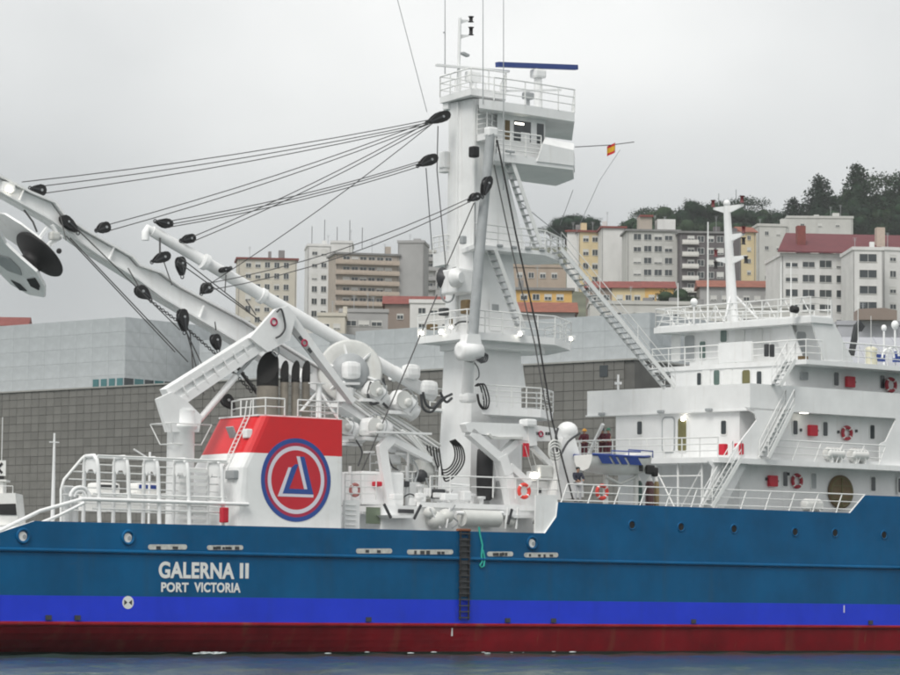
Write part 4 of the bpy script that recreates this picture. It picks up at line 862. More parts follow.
# gas cylinders under the boat deck
for u, mt, lab in ((638, mat('bottle_green', (.01,.06,.05), .4), 'dark green gas cylinder standing under the boat deck edge'), (649.5, mat('bottle_maroon', (.10,.03,.03), .4), 'maroon gas cylinder standing between the dark green and the tan one'), (656.5, mat('bottle_tan', (.30,.22,.10), .4), 'tan gas cylinder with white shoulder beside the maroon one')):
    for k in range(1):
        p = S(u, 480, 1.8); o = on_ship('gas_cylinder', (p.x, 1.8, 7.06), lab, 'gas cylinder', 'gas cylinders under the boat deck')
        r = .23 if u < 655 else .15; MB().lathe((0,0,0), (0,0,1), [(0,r), (1.9,r), (2.05,r*.7)], 16).build('bottle', mt, o); MB().lathe((0,0,2.05), (0,0,1), [(0,r*.75), (.12,r*.6), (.2,.06), (.3,.06)], 12).build('valve_cap', LETTER, o)

# people
SKIN = mat('skin', (.45,.26,.18), .55, .1, 8)
MAROON = mat('maroon_coverall', (.09,.008,.02), .8, .25, 5); NAVY = mat('navy_jacket', (.015,.018,.035), .8, .25, 5); PALE = mat('pale_trousers', (.45,.46,.48), .8, .2, 5)
def skinmesh(name, pts, edges, rad, mt, root):
    me = bpy.data.meshes.new(name); me.from_pydata(pts, edges, []); o = bpy.data.objects.new(name, me); COL.objects.link(o)
    md = o.modifiers.new('skin', 'SKIN'); md.use_smooth_shade = True
    lay = me.skin_vertices[0] if len(me.skin_vertices) else None
    if lay is None:
        bm = bmesh.new(); bm.from_mesh(me); bm.verts.layers.skin.verify(); bm.to_mesh(me); bm.free(); lay = me.skin_vertices[0]
    for i, r in enumerate(rad): lay.data[i].radius = r if isinstance(r, tuple) else (r, r); lay.data[i].use_root = (i == root)
    o.modifiers.new('sub', 'SUBSURF').levels = 1; o.modifiers['sub'].render_levels = 1
    bpy.context.view_layer.update()
    m2 = bpy.data.meshes.new_from_object(o.evaluated_get(bpy.context.evaluated_depsgraph_get())); bpy.data.objects.remove(o)
    m2.materials.clear(); m2.materials.append(mt); return m2
def person(p, face, label, top, legs, helmet, hold=False, h=1.76):
    o = on_ship('person', p, label, 'person', 'crew on deck'); o.rotation_euler.z = YAW + face; k = h / 1.76
    J = dict(pel=(0,0,.98), wai=(0,0,1.14), che=(.01,0,1.36), nk=(0,0,1.50), hd0=(.01,0,1.57), hd=(.02,0,1.65), hd1=(.01,0,1.74),
             ls=(0,.19,1.43), le=(.03,.25,1.14), lw=(.16,.20,.93), lh=(.20,.18,.86), rs=(0,-.19,1.43), re=(.02,-.25,1.14), rw=(.14,-.21,.92), rh=(.18,-.19,.85),
             lk=(.03,.11,.52), la=(-.02,.13,.09), lf=(.14,.15,.04), rk=(.02,-.11,.52), ra=(-.02,-.12,.09), rf=(.14,-.14,.04), lhp=(0,.10,.92), rhp=(0,-.10,.92), nose=(.115,0,1.635))
    if hold: J.update(le=(.16,.26,1.18), lw=(.38,.16,1.12), lh=(.45,.13,1.10), re=(.15,-.26,1.18), rw=(.37,-.14,1.10), rh=(.44,-.12,1.08))
    R = dict(pel=(.15,.12), wai=(.14,.11), che=(.17,.12), nk=.055, hd0=.07, hd=(.085,.10), hd1=.06, ls=.075, le=.05, lw=.033, lh=.04, rs=.075, re=.05, rw=.033, rh=.04, lhp=.095, rhp=.095, lk=.062, la=.045, lf=.045, rk=.062, ra=.045, rf=.045, nose=.02)
    E_ = [('pel','wai'), ('wai','che'), ('che','nk'), ('nk','hd0'), ('hd0','hd'), ('hd','hd1'), ('hd','nose'), ('che','ls'), ('ls','le'), ('le','lw'), ('lw','lh'), ('che','rs'), ('rs','re'), ('re','rw'), ('rw','rh'), ('pel','lhp'), ('lhp','lk'), ('lk','la'), ('la','lf'), ('pel','rhp'), ('rhp','rk'), ('rk','ra'), ('ra','rf')]
    def mk(names, grow, mt, nm):
        nn = [x for x in J if x in names]; ix = {x: i for i, x in enumerate(nn)}
        rad = [tuple(a + grow for a in (R[x] if isinstance(R[x], tuple) else (R[x], R[x]))) for x in nn]
        return skinmesh(nm, [tuple(a * k for a in J[x]) for x in nn], [(ix[a], ix[b]) for a, b in E_ if a in ix and b in ix], rad, mt, ix.get('pel', 0))
    body = mk(set(J), 0, SKIN, 'body')
    bm = bmesh.new(); bm.from_mesh(body)                                     # five fingers on each hand and two ears
    f = MB()
    for sg, hnd, wr in ((1,'lh','lw'), (-1,'rh','rw')):
        c = V(J[hnd]) * k; d = (V(J[hnd]) - V(J[wr])).normalized(); a = d.cross(V((0,0,1))).normalized()
        for i, ln in enumerate((.075,.085,.08,.06)): b0_ = c + a*(i-1.5)*.02; f.tube([b0_, b0_ + d*ln*.55, b0_ + d*ln*.85 - V((0,0,ln*.35))], .009, 5)
        f.tube([c - d*.03 + a*.03, c + a*.055 + d*.02, c + a*.05 + d*.05], .010, 5)
        f.ball(V((.01, sg*.085, 1.645))*k, .025, 6, (1,.5,1.3))
    fm = f.mesh('fingers', SKIN); bm.from_mesh(fm); bm.to_mesh(body); bm.free()
    inst('body', body, o)
    inst('jacket', mk({'pel','wai','che','nk','ls','le','lw','rs','re','rw'}, .018, top, 'jacket'), o)
    inst('trousers', mk({'pel','lhp','lk','la','rhp','rk','ra'}, .02, legs, 'trousers'), o)
    bt = MB()
    for sg in (1, -1): bt.rbox((.06*k, sg*.14*k, .05), (.29,.11,.10), .04)
    bt.build('boots', BLACK, o)
    ey = MB()
    for sg in (1, -1): ey.ball(V((.105, sg*.035, 1.665))*k, .012, 6)
    ey.build('eyes', BLACK, o)
    if helmet: MB().lathe(V((.01,0,1.69))*k, (0,0,1), [(-.015,.165), (0,.165), (.005,.13), (.07,.118), (.12,.07), (.135,0.001)], 16).build('helmet', helmet, o)
    else: MB().ball(V((-.012,0,1.71))*k, .115, 10, (1,1,.8)).build('hair', BLACK, o)
YH = mat('yellow_helmet', (.75,.36,.03), .35, .05); GH = mat('green_helmet', (.02,.16,.09), .35, .05); DH = mat('dark_helmet', (.03,.05,.06), .35, .05)
dz = lambda t: 10.5 + .02*t
for u, hm, lab, fc in ((584.5, YH, 'person in maroon coverall and yellow helmet at the boat deck rail', -2.6), (602.5, DH, 'person in maroon coverall and dark helmet beside the one in a green helmet', -2.2), (608.5, GH, 'person in maroon coverall and green helmet at the boat deck rail', 2.9)):
    q = A(u, 440, s2 + .55); person((s2 + .55, q.y, dz(q.y) - .02), fc, lab, MAROON, MAROON, hm, True)
q = S(578, 467.5, .9); part('deck_step', MB().box((q.x-.5,.5,7.05), (q.x+.5,1.4,q.z-1.81)), GREYP); person((q.x, .9, q.z-1.8), -1.9, 'person in dark navy jacket and pale trousers on the side deck', NAVY, PALE, None, True, 1.8)

# pilot ladder, teal line, small flag
a, b = S(465,530,-.12), S(465,620,-.12)
pl = on_ship('rope_ladder', (a.x, -.12, b.z), 'dark rope ladder with wooden rungs hanging down the blue hull', 'ladder'); Hh = a.z - b.z
mb = MB()
for x in (-.27, .27): mb.tube([(x,0,Hh), (x*1.02,.0,Hh*.5), (x,0,0)], .05, 6)
mb.build('side_rope', BLACK, pl)
rg = MB().box((-.33,-.06,-.03), (.33,.05,.03)).mesh('rung', DARKG)
for k in range(15): inst('rung', rg, pl, (0, 0, Hh*(k + .4)/15))
for k in range(3): MB().box((-.25,.03,Hh*.26 + k*Hh*.22), (.25,.06,Hh*.26 + k*Hh*.22 + .95)).build('backing_mat', DARKG, pl)
MB().rbox((0,.12,Hh), (.7,.35,.12), .04).build('ladder_roller', mat('rust_brown', (.25,.09,.04), .8), pl)
a = S(480,531,-.05); o = on_ship('mooring_line', (a.x, -.06, 3.5), 'thin teal rope dangling over the bulwark beside the rope ladder', 'rope')
pp = [V((S(u, v, -.06).x - a.x, .0, S(u, v, -.06).z - 3.5)) for u, v in ((479,527), (480,535), (482.5,545), (481.5,555), (482,562), (480,565), (481,567.5), (484,566), (484.5,558), (483,550))]
MB().tube(pp, .05, 6).build('line', TEAL, o)
a = S(611, 147, 8); fl = on_ship('courtesy_flag', a, 'tiny red and yellow flag on a line aft of the lookout', 'flag')
for k, (mt, z0, z1) in enumerate(((LRED,.0,-.14), (mat('flag_yellow', (.8,.45,.02), .7), -.14,-.42), (LRED,-.42,-.56))):
    mb = MB()
    for i in range(4):
        f0, f1 = i/4, (i+1)/4; g = lambda f, z: V((-.28 + f*.62, .06*sin(f*7), z + .30*f)); mb.prism([g(f0,z0), g(f1,z0), g(f1,z1), g(f0,z1)], (0,.01,0))
    mb.build('flag_stripe', mt, fl)

# ---- rigging: ropes are parts of the ship, blocks are things of their own
TA = 7.2
def rope(pts, r=.027, mt=ROPE): part('rope', MB().tube(pts, r, 5), mt)
def sag(p, q, d=.15, n=8): return [p.lerp(q, i/n) - V((0,0,4*d*(i/n)*(1-i/n))) for i in range(n+1)]
LB = {}
def block(u, v, t, du, dv, L_, Wd, label):      # a pulley block: teardrop shell, strap and sheave, axis along image direction (du, dv)
    p = S(u, v, t); q = S(u + du, v + dv, t); d = (q - p).normalized(); o = on_ship('pulley_block', p, label, 'pulley block', 'black pulley blocks in the rigging')
    nn = V((0,1,0)); up_ = nn.cross(d); mb = MB(); Wd *= .92       # two cheeks of teardrop outline with a grooved sheave between them
    out_ = [d*L_*x + up_*Wd*y for x, y in ((-.5,.12), (-.42,.36), (-.25,.5), (0,.5), (.22,.36), (.42,.16), (.5,.08), (.5,-.08), (.42,-.16), (.22,-.36), (0,-.5), (-.25,-.5), (-.42,-.36), (-.5,-.12))]
    for y0 in (-.19, .09): mb.prism([p_ + nn*y0 for p_ in out_], nn*.10)
    mb.build('shell', BLACK, o); c_ = -d*L_*.14
    MB().lathe(c_ - nn*.085, nn, [(0,Wd*.46), (.04,Wd*.40), (.085,Wd*.33), (.13,Wd*.40), (.17,Wd*.46)], 18).build('sheave', DARKG, o)
    MB().beam(-d*L_*.2 - nn*.21, d*L_*.48 - nn*.21, .03, Wd*.16, nn).build('strap', DARKG, o)
    MB().lathe(c_ - nn*.24, nn, [(0,Wd*.12), (.48,Wd*.12)], 10).build('pin', GREYP, o)
    MB().torus(d*L_*.58, nn, .09, .03, 12, 6).build('shackle', DARKG, o)
bA, bB, bC = S(438,118,7.2), S(427,161,7.2), S(474,197,4.2)
block(438.5,118,7.2, -10,4, 1.45, .62, 'long black double block hooked to the top of the mast tower'); block(427.5,161,7.2, -10,5, 1.25, .6, 'black double block below the topmost one on the mast tower')
block(474,197.5,3.7, -10,6, .65, .45, 'small black block where two lines meet the grey derrick pole'); block(486,186,3.6, -3,9, 1.1, .5, 'elongated black block strapped to the grey derrick pole')
block(38,190,7, -9,-2, .75, .6, 'black block at the main boom head with three lines'); block(69,224,6.4, 8,8, 1.1, .5, 'black block lying on the main boom flange behind its head'); block(103,228,7, -8,3, .7, .58, 'black block hanging on two lines above the main boom')
block(164,223,8.8, -10,-2, .9, .5, 'black block on top of the auxiliary boom tip'); block(188,239,8.6, -9,2, .75, .5, 'black block on the auxiliary boom just below its tip'); block(206,289,8.4, -6,6, .65, .62, 'round black block hanging under the middle of the auxiliary boom')
block(161,258,8.6, -9,4, 1.0, .55, 'black twin block dangling below the auxiliary boom tip'); block(181,266,8.4, 1,9, .95, .5, 'drooping black block beside the twin block under the boom tip'); block(225,269.5,8.2, 9,-2, .6, .3, 'flat black block clamped on the auxiliary boom tube')
block(143,293,6.2, 8,7, .9, .6, 'black block with chain tackle under the main boom'); block(216,342,6, 2,8, .8, .5, 'black block hanging beside the crane knuckle chain'); block(228,402,5.6, 5,7, .85, .6, 'black block behind the crane main arm near the funnel'); block(183,320,6, 1,9, 1.1, .55, 'dark shackle block where the chain tackle meets two wires')
for a, b, e, t in (((22,182),(431,119.5),bA,7), ((43,186),(431,122),bA,7), ((46,193),(430,124),bA,7), ((107,225),(432,120),bA,7), ((108,231),(432,123),bA,7), ((192,237),(431,121),bA,8.4), ((194,241),(432,124),bA,8.4), ((208,285),(433,123),bA,8.2)):
    rope(sag(S(*a, t), S(*b, 7.2), .25), .025)
for a, b in (((170,221),(421,161)), ((172,224),(421,163)), ((170,227),(421,166))): rope(sag(S(*a, 8.6), S(*b, 7.2), .25), .025)
rope(sag(S(205,284,8.2), S(470,198,3.9), .5), .025); rope(sag(S(210,290,8.2), S(471,201,3.9), .6), .025)
rope([S(474,203,4), S(447,265,6)], .03); rope([S(426,168,7.6), S(432,250,8.8)], .03, ROPEG); rope([S(438,126,7.4), S(437,170,7.6), S(446,268,7.0)], .03); rope([S(475,202,4), S(475,330,4)], .025, ROPEG)
rope([S(497,140,3.7), S(516,235,3.5), S(537,330,3), S(552,420,2.2), S(573,500,1.2)], .05, BLACK); rope([S(494,165,3.7), S(512,250,3.5), S(535,345,3), S(562,500,1.4)], .036)
rope([S(517,200,6), S(566,115+125,7)], .02, ROPEG)
rope([S(575,147,7), S(611,145,8), S(634,142,9)], .025); rope([S(395,-10,9), S(427,112,7.4)], .02, ROPEG)
rope([S(575,235,7), S(600,180,9), S(620,150,10)], .016, ROPEG); rope([S(560,225,7), S(573,190,7)], .016, ROPEG)
rope([S(360,475,4.2), S(410,360,4.6), S(437,295,6)], .035)
for a, b in (((66,236),(175,352)), ((70,238),(188,362)), ((76,228),(180,330)), ((60,215),(66,240))): rope([S(*a, 6.2), S(*b, 5.6)], .032, ROPE)
rope([S(24,210,6.6), S(33,222,6.6), S(37,232,6.6)], .05)
for a, b in (((181,258),(250,312)), ((178,262),(262,322)), ((164,262),(172,285)), ((183,325),(215,392)), ((190,330),(195,395)), ((186,330),(204,395)), ((226,275),(225,292)), ((246,300),(256,315)), ((128,268),(139,287)), ((216,330),(215,322))): rope([S(*a, 6.4), S(*b, 6.0)], .032, ROPE)
def chain(a, b, t, n):
    p, q = S(*a, t), S(*b, t); d = (q-p)/n; mb = MB()
    for i in range(n): c = p + d*(i+.5); mb.torus(c, (0,1,0) if i % 2 else V((0,1,0)).cross(d), d.length*.55, d.length*.17, 8, 5)
    part('chain', mb, BLACK)
chain((148,299),(184,326),6.1,18); chain((184,326),(218,356),6.0,18); chain((218,356),(252,392),5.9,18); chain((237,366),(258,392),5.5,12)
rope([S(236,366,5.4), S(262,400,5.2)], .09, BLACK); rope([S(160,238,8.7), S(160,256,8.6)], .05)

# power block at the boom head
cb = S(40,254,6.4); nW = (cr*(-.58) + cu*(-.68) - cf*.45).normalized()
nS = V((nW.dot(EX), nW.dot(EY), nW.z))
pb = on_ship('power_block', cb, 'large white power block with black rubber sheave hanging from the boom head', 'power block')
def onp(u, v, off):     # point of the picture on the plane of a cheek plate, in power block coordinates
    d = ray(u, v); o = SHIP_M @ cb + nW*off; k = (o - CAMP).dot(nW) / d.dot(nW); w_ = CAMP + d*k - SHIP_M @ cb
    return V((w_.dot(EX), w_.dot(EY), w_.z))
MB().lathe((0,0,0), nS, [(-.05,1.0), (-.02,1.40), (.05,1.42), (.12,1.36), (.45,.7), (.7,.5), (1.0,.9), (1.15,1.15)], 40).build('rubber_sheave', BLACK, pb)
MB().prism([onp(u, v, -.16) for u, v in ((-30,190), (0,212), (6,213), (22,223), (42,238), (55,254), (60,268), (52,275), (36,262), (18,244), (0,232), (-30,215))], nS*.1).build('rear_cheek', WHITE, pb)
MB().prism([onp(u, v, 1.2) for u, v in ((-30,205), (0,229), (7,242), (22,256), (38,270), (46,284), (46,295.5), (31,293), (13,283), (0,270), (-30,250))], nS*.14).build('front_cheek', WHITE, pb)
MB().prism([onp(u, v, 1.36) for u, v in ((27,279), (35,278), (40,286), (39,290), (31,286))], nS*.03).build('cheek_slot', BLACK, pb)
MB().prism([onp(u, v, 1.36) for u, v in ((0,255), (10,258), (20,268), (22,275), (8,270), (0,264))], nS*.05).build('motor_cover', GREYP, pb)
MB().prism([onp(u, v, 1.36) for u, v in ((11,280), (20,284), (27,291), (20,290))], nS*.03).build('cheek_slot', DARKG, pb)
for a, b in (((47,228),(38,240)), ((57,236),(45,248)), ((62,236),(50,245)), ((52,225),(60,240))): MB().beam(S(*a, 6.5) - cb, S(*b, 6.5) - cb, .18, .14).build('hanger_link', WHITE, pb)
MB().rbox(S(54,236,6.5) - cb, (.5,.4,.4), .1).build('swivel', CREAM, pb); MB().ball(S(59,251,6.4) - cb, .14, 8).build('shackle', BLACK, pb)
# ------------------------------------------------------------------ water, ground, hill
def water_mat():
    M = bpy.data.materials.new('harbour_water'); M.use_nodes = True; nt = M.node_tree; P = nt.nodes['Principled BSDF']; N = nt.nodes.new; L = nt.links.new
    P.inputs['Base Color'].default_value = (.026,.062,.056,1); P.inputs['Roughness'].default_value = .18; P.inputs['IOR'].default_value = 1.33; P.inputs['Specular IOR Level'].default_value = .3
    tc = N('ShaderNodeTexCoord'); a = N('ShaderNodeTexNoise'); a.inputs['Scale'].default_value = 1.1; a.inputs['Detail'].default_value = 6; a.inputs['Roughness'].default_value = .6
    mp = N('ShaderNodeMapping'); mp.inputs['Scale'].default_value = (1,.55,1); L(tc.outputs['Object'], mp.inputs['Vector']); L(mp.outputs['Vector'], a.inputs['Vector'])
    b = N('ShaderNodeBump'); b.inputs['Strength'].default_value = .9; b.inputs['Distance'].default_value = .12; L(a.outputs['Fac'], b.inputs['Height']); L(b.outputs['Normal'], P.inputs['Normal']); return M
mb = MB(); nx, ny = 150, 130; rnd = random.Random(4)
X0, X1, Y0, Y1 = -34.0, 34.0, 92.0, 186.0
g = []
for j in range(ny+1):
    for i in range(nx+1):
        x = X0 + (X1-X0)*i/nx; y = Y0 + (Y1-Y0)*j/ny; e = min(1, 8*min(i/nx, 1-i/nx, j/ny, 1-j/ny))
        g.append((x, y, e*(.11*mnoise.fractal(V((x*.55, y*.30, 0)), .9, 2.0, 4))))
mb.add(g, [(j*(nx+1)+i, j*(nx+1)+i+1, (j+1)*(nx+1)+i+1, (j+1)*(nx+1)+i) for j in range(ny) for i in range(nx)], True)
ox = 1400.0
mb.add([(-ox,-60,0), (ox,-60,0), (ox,Y0,0), (-ox,Y0,0), (X0,Y0,0), (X1,Y0,0), (-ox,Y1,0), (X0,Y1,0), (X1,Y1,0), (ox,Y1,0), (-ox,330,0), (ox,330,0)],
       [(0,1,2,5,4,3), (3,4,7,6), (5,2,9,8), (6,7,8,9,11,10)])
tag(mb.build('water', water_mat()), 'dark rippled harbour water along the ship side', None, kind='structure')
# a little foam by the hull
fm = MB(); r_ = random.Random(8)
for k in range(44):
    if k < 34: q = S(196 + abs(r_.gauss(0,16)), 654.5, -.3 - abs(r_.gauss(0,.5)))
    else: q = S(300 + r_.random()*300, 655, -.4 - r_.random()*2.0)
    w_ = r_.uniform(.04,.16); fm.ball((q.x, q.y, .10 + r_.uniform(-.03,.03)), w_, 6, (1.6,.6,.22))
o = fm.build('foam', mat('foam', (.65,.70,.70), .8)); o.matrix_world = SHIP_M; tag(o, 'small white foam flecks on the water along the hull', None, kind='stuff')

def hz(x, y):
    if y < 331: return 2.6
    k = max(0, min(1, (x / y + .075) / .10)); k = k*k*(3-2*k)
    P_ = [(330,2.6), (400,4), (470,16), (560,38), (640,60), (720,72), (800,86), (900,104), (1000,122), (1150,130), (2600,120)]
    Q_ = [(330,2.6), (500,5), (700,25), (900,40), (1200,50), (2600,40)]
    f = lambda T_: next(a[1] + (b[1]-a[1])*(y-a[0])/(b[0]-a[0]) for a, b in zip(T_, T_[1:]) if a[0] <= y <= b[0])
    return f(Q_)*(1-k) + f(P_)*k
xs = [-1400,-900,-600] + [-450 + 12.5*i for i in range(73)] + [600,900,1400]; ys = [330] + [345 + 22*i for i in range(40)] + [1300,1600,2000,2600]
mb = MB(); nn = len(xs)
mb.add([(x, y, hz(x, y) + (mnoise.noise(V((x*.02, y*.02, 3)))*2.0 if y > 440 else 0)) for y in ys for x in xs], [(j*nn+i, j*nn+i+1, (j+1)*nn+i+1, (j+1)*nn+i) for j in range(len(ys)-1) for i in range(nn-1)], True)
mb.add([(-1400,330,-2), (1400,330,-2), (1400,330,2.6), (-1400,330,2.6)], [(0,1,2,3)])
tag(mb.build('hillside_ground', mat('hillside_scrub', (.10,.11,.07), .9, .5, .05, bump=.4)), 'scrubby hillside rising behind the port', None, kind='structure')

# ------------------------------------------------------------------ the long stone clad port building
STONE = mat('stone_backing', (.122,.12,.112), .8, .3, .6)
def var_mat(name, col, lo, hi, rough=.7, spec=.3):       # tone differs from piece to piece
    M = mat(name, col, rough, .18, .8, spec=spec); nt = M.node_tree; P = nt.nodes['Principled BSDF']; src = P.inputs['Base Color'].links[0].from_socket
    oi = nt.nodes.new('ShaderNodeObjectInfo'); r = nt.nodes.new('ShaderNodeMapRange'); r.inputs['To Min'].default_value = lo; r.inputs['To Max'].default_value = hi; nt.links.new(oi.outputs['Random'], r.inputs['Value'])
    mu = nt.nodes.new('ShaderNodeMix'); mu.data_type = 'RGBA'; mu.blend_type = 'MULTIPLY'; mu.inputs['Factor'].default_value = 1; nt.links.new(src, mu.inputs['A']); nt.links.new(r.outputs['Result'], mu.inputs['B']); nt.links.new(mu.outputs['Result'], P.inputs['Base Color']); return M
STONEP = var_mat('stone_cladding', (.178,.175,.163), .88, 1.08)
METALP = var_mat('pale_metal_cladding', (.43,.46,.475), .975, 1.02, .45, .4); METALB = mat('metal_backing', (.33,.375,.39), .5, .1, .3)
def px(p): d = V(p) - CAMP; k = F / d.dot(cf); return 450 + d.dot(cr)*k, 337.5 - d.dot(cu)*k
a = W(0, 393, 340); b = W(634, 353, 285); zt = a.z
f0 = V((a.x, a.y, 0)); f1 = V((b.x, b.y, 0)); dr = (f1 - f0).normalized(); nrm = V((dr.y, -dr.x, 0)); f0 = f0 - dr*14; Lf = (f1 - f0).length
ang = atan2(dr.y, dr.x)
pbld = tag(empty('port_building', f0, ang), 'long port building clad in grid of grey brown stone with pale metal upper storey', 'building')
wall = MB().box((0, .1, 2.2), (Lf, 26, zt - .05)).build('stone_wall', STONE, pbld)
cw, chh = 1.2, .92; me = MB().rbox((0,0,0), (cw-.042, .12, chh-.042), .02).mesh('stone_panel', STONEP); rest = MB(); npan = 0
rows_ = int((zt - 3) / chh)
for j in range(rows_):
    for i in range(int(Lf / cw)):
        c = V((cw*(i+.5), .05 + random.Random(i*77+j).uniform(-.015,.015), zt - chh*(j+.5))); u, v = px(f0 + dr*c.x + V((0,0,c.z)))
        vis = (-8 < u < 225 and v < 482) or (546 < u < 640 and v < 415)
        if vis and npan < 300: inst('stone_panel', me, pbld, c); npan += 1
        elif u > -30: rest.cbox(c, (cw-.042, .12, chh-.042))
o = rest.build('stone_cladding', STONEP, pbld); o['kind'] = 'stuff'
MB().box((-.1,-.15,zt-.04), (Lf+.1,26.1,zt+.12)).build('coping', mat('concrete_coping', (.32,.32,.30), .8), pbld)
for u, v in ((604,371), (604,345)):
    d = ray(u, v); k = (f0 - CAMP).dot(nrm) / d.dot(nrm); p = CAMP + d*k; c = V(((p-f0).dot(dr), -.03, p.z))
    if v > 360: MB().cbox(c, (.95,.08,1.1)).build('window', GLASS, pbld)
def upper(u0, u1, vt, set_, uref):        # a metal clad block on the roof: faces the camera along the same line
    o = f0 - nrm*set_; d = ray(uref, vt); z1 = (CAMP + d*((o - CAMP).dot(nrm) / d.dot(nrm))).z; d = ray(u0, vt); k = (o - CAMP).dot(nrm) / d.dot(nrm); p = CAMP + d*k; x0 = (p - f0).dot(dr)
    d = ray(u1, vt); k = (o - CAMP).dot(nrm) / d.dot(nrm); x1 = (CAMP + d*k - f0).dot(dr)
    return x0, x1, z1
GLZ = mat('teal_glazing', (.05,.16,.17), .1, .2, .5, spec=.8)
MB().box((0,.5,zt+.13), (1,1,zt+.2)).build('roof_kerb', STONE, pbld)
def block(u0, u1, vt, set_, depth, right, uref):
    x0, x1, z1 = upper(u0, u1, vt, set_, uref)
    MB().box((x0, set_+.06, zt+.12), (x1, set_+depth, z1)).build('upper_storey', METALB, pbld)
    pw, ph = 2.6, 1.5; n = round((x1-x0)/pw); m_ = max(1, round((z1-zt-.1)/ph)); pw = (x1-x0)/n; ph = (z1-zt-.12)/m_
    e = MB().cbox((0,0,0), (pw-.016,.09,ph-.016)).mesh('metal_panel', METALP)
    for i in range(n):
        for j in range(m_): inst('metal_panel', e, pbld, (x0 + pw*(i+.5), set_, zt + .12 + ph*(j+.5)))
    if right:                                            # the receding end face
        n = round(depth/2.1); pd = depth/n; e = MB().cbox((0,0,0), (.09,pd-.016,ph-.016)).mesh('metal_panel', METALP)
        for i in range(n):
            for j in range(m_): inst('metal_panel', e, pbld, (x1, set_ + pd*(i+.5), zt + .12 + ph*(j+.5)))
    return x0, x1, z1
# turned storey on the left: its corner comes towards the quay
block(-90, 126, 317, 4.0, 24, True, 126)
block(356, 650, 322, 3.0, 20, True, 500)
block(200, 330, 332, 12.0, 12, True, 330)
for i, u in enumerate((93,101,109,117)):
    d = ray(u, 380); k = (f0 - nrm*3.9 - CAMP).dot(nrm) / d.dot(nrm); p = CAMP + d*k; x = (p-f0).dot(dr); MB().cbox((x+.45, 3.9, zt+.75), (.88,.08,1.2)).build('glazing', GLZ, pbld)
x1 = upper(-90,126,317,4,126)[1]
for i in range(6): MB().cbox((x1+.02, 4.6+i*1.6, zt+.75), (.10,1.4,1.2)).build('glazing', GLZ if i % 2 else GLASS, pbld)
lb = tag(empty('quay_warehouse', W(634,370,290)*1.0, 0), 'low grey lavender quay warehouse behind the bridge of the ship', 'building'); lb.location.z = 2.6
LAV = mat('lavender_sheet', (.42,.43,.47), .5, .1, .4); p0 = W(634,376,290)
MB().box((0,0,0), (44, 26, p0.z-2.6)).build('wall', LAV, lb)
MB().prism([(-.5,-.5,p0.z-2.6), (44.5,-.5,p0.z-2.6), (44.5,13,p0.z+2.4), (-.5,13,p0.z+2.4)], (0,0,.15)).build('roof', mat('grey_sheet_roof', (.36,.37,.40), .5, .15, .5), lb)
for i in range(24): MB().beam((1+i*1.85,-.5,p0.z-2.45), (1+i*1.85,12.9,p0.z+2.55), .08, .1, (1,0,0)).build('roof_rib', LAV, lb)
for i in range(5): MB().cbox((2+i*4,-.03,p0.z-5.5), (2.2,.1,1.3)).build('window', GLASSG, lb)

# ------------------------------------------------------------------ town houses on the hill
WPAL = {}
def wallmat(col, nm):
    if nm not in WPAL: WPAL[nm] = mat(nm, col, .85, .14, .25, streak=.35, streak_col=tuple(c*.55 for c in col), streak_scale=.35, spec=.2)
    return WPAL[nm]
ROOFR = mat('red_tile_roof', (.20,.05,.04), .85, .3, .8); ROOFO = mat('orange_tile_roof', (.24,.085,.055), .85, .3, .8); ROOFG = mat('grey_roof', (.22,.22,.22), .85, .25, .6)
FRAMEW = mat('window_frame_white', (.6,.6,.58), .6, .05)
_WM = {}
def winmesh(w_, h_, blind):
    key = (round(w_,1), round(h_,1), blind)
    if key not in _WM:
        mb = MB(); mb.m = 0
        for a, b in (((-w_/2-.1,-.09,-h_/2-.1), (-w_/2,.05,h_/2+.1)), ((w_/2,-.09,-h_/2-.1), (w_/2+.1,.05,h_/2+.1)), ((-w_/2,-.09,h_/2), (w_/2,.05,h_/2+.1)), ((-w_/2,-.14,-h_/2-.1), (w_/2,.05,-h_/2))): mb.box(a, b)
        mb.box((-.04,-.06,-h_/2), (.04,.05,h_/2))
        mb.m = 1; mb.box((-w_/2,-.02,-h_/2), (w_/2,.04,h_/2 - (0,.45,.8,.25)[int(blind)]*h_))
        if blind: mb.m = 0; mb.box((-w_/2,-.05,h_/2 - (0,.45,.8,.25)[int(blind)]*h_), (w_/2,.04,h_/2))
        _WM[key] = mb.mesh('window', [FRAMEW, GLASS])
    return _WM[key]
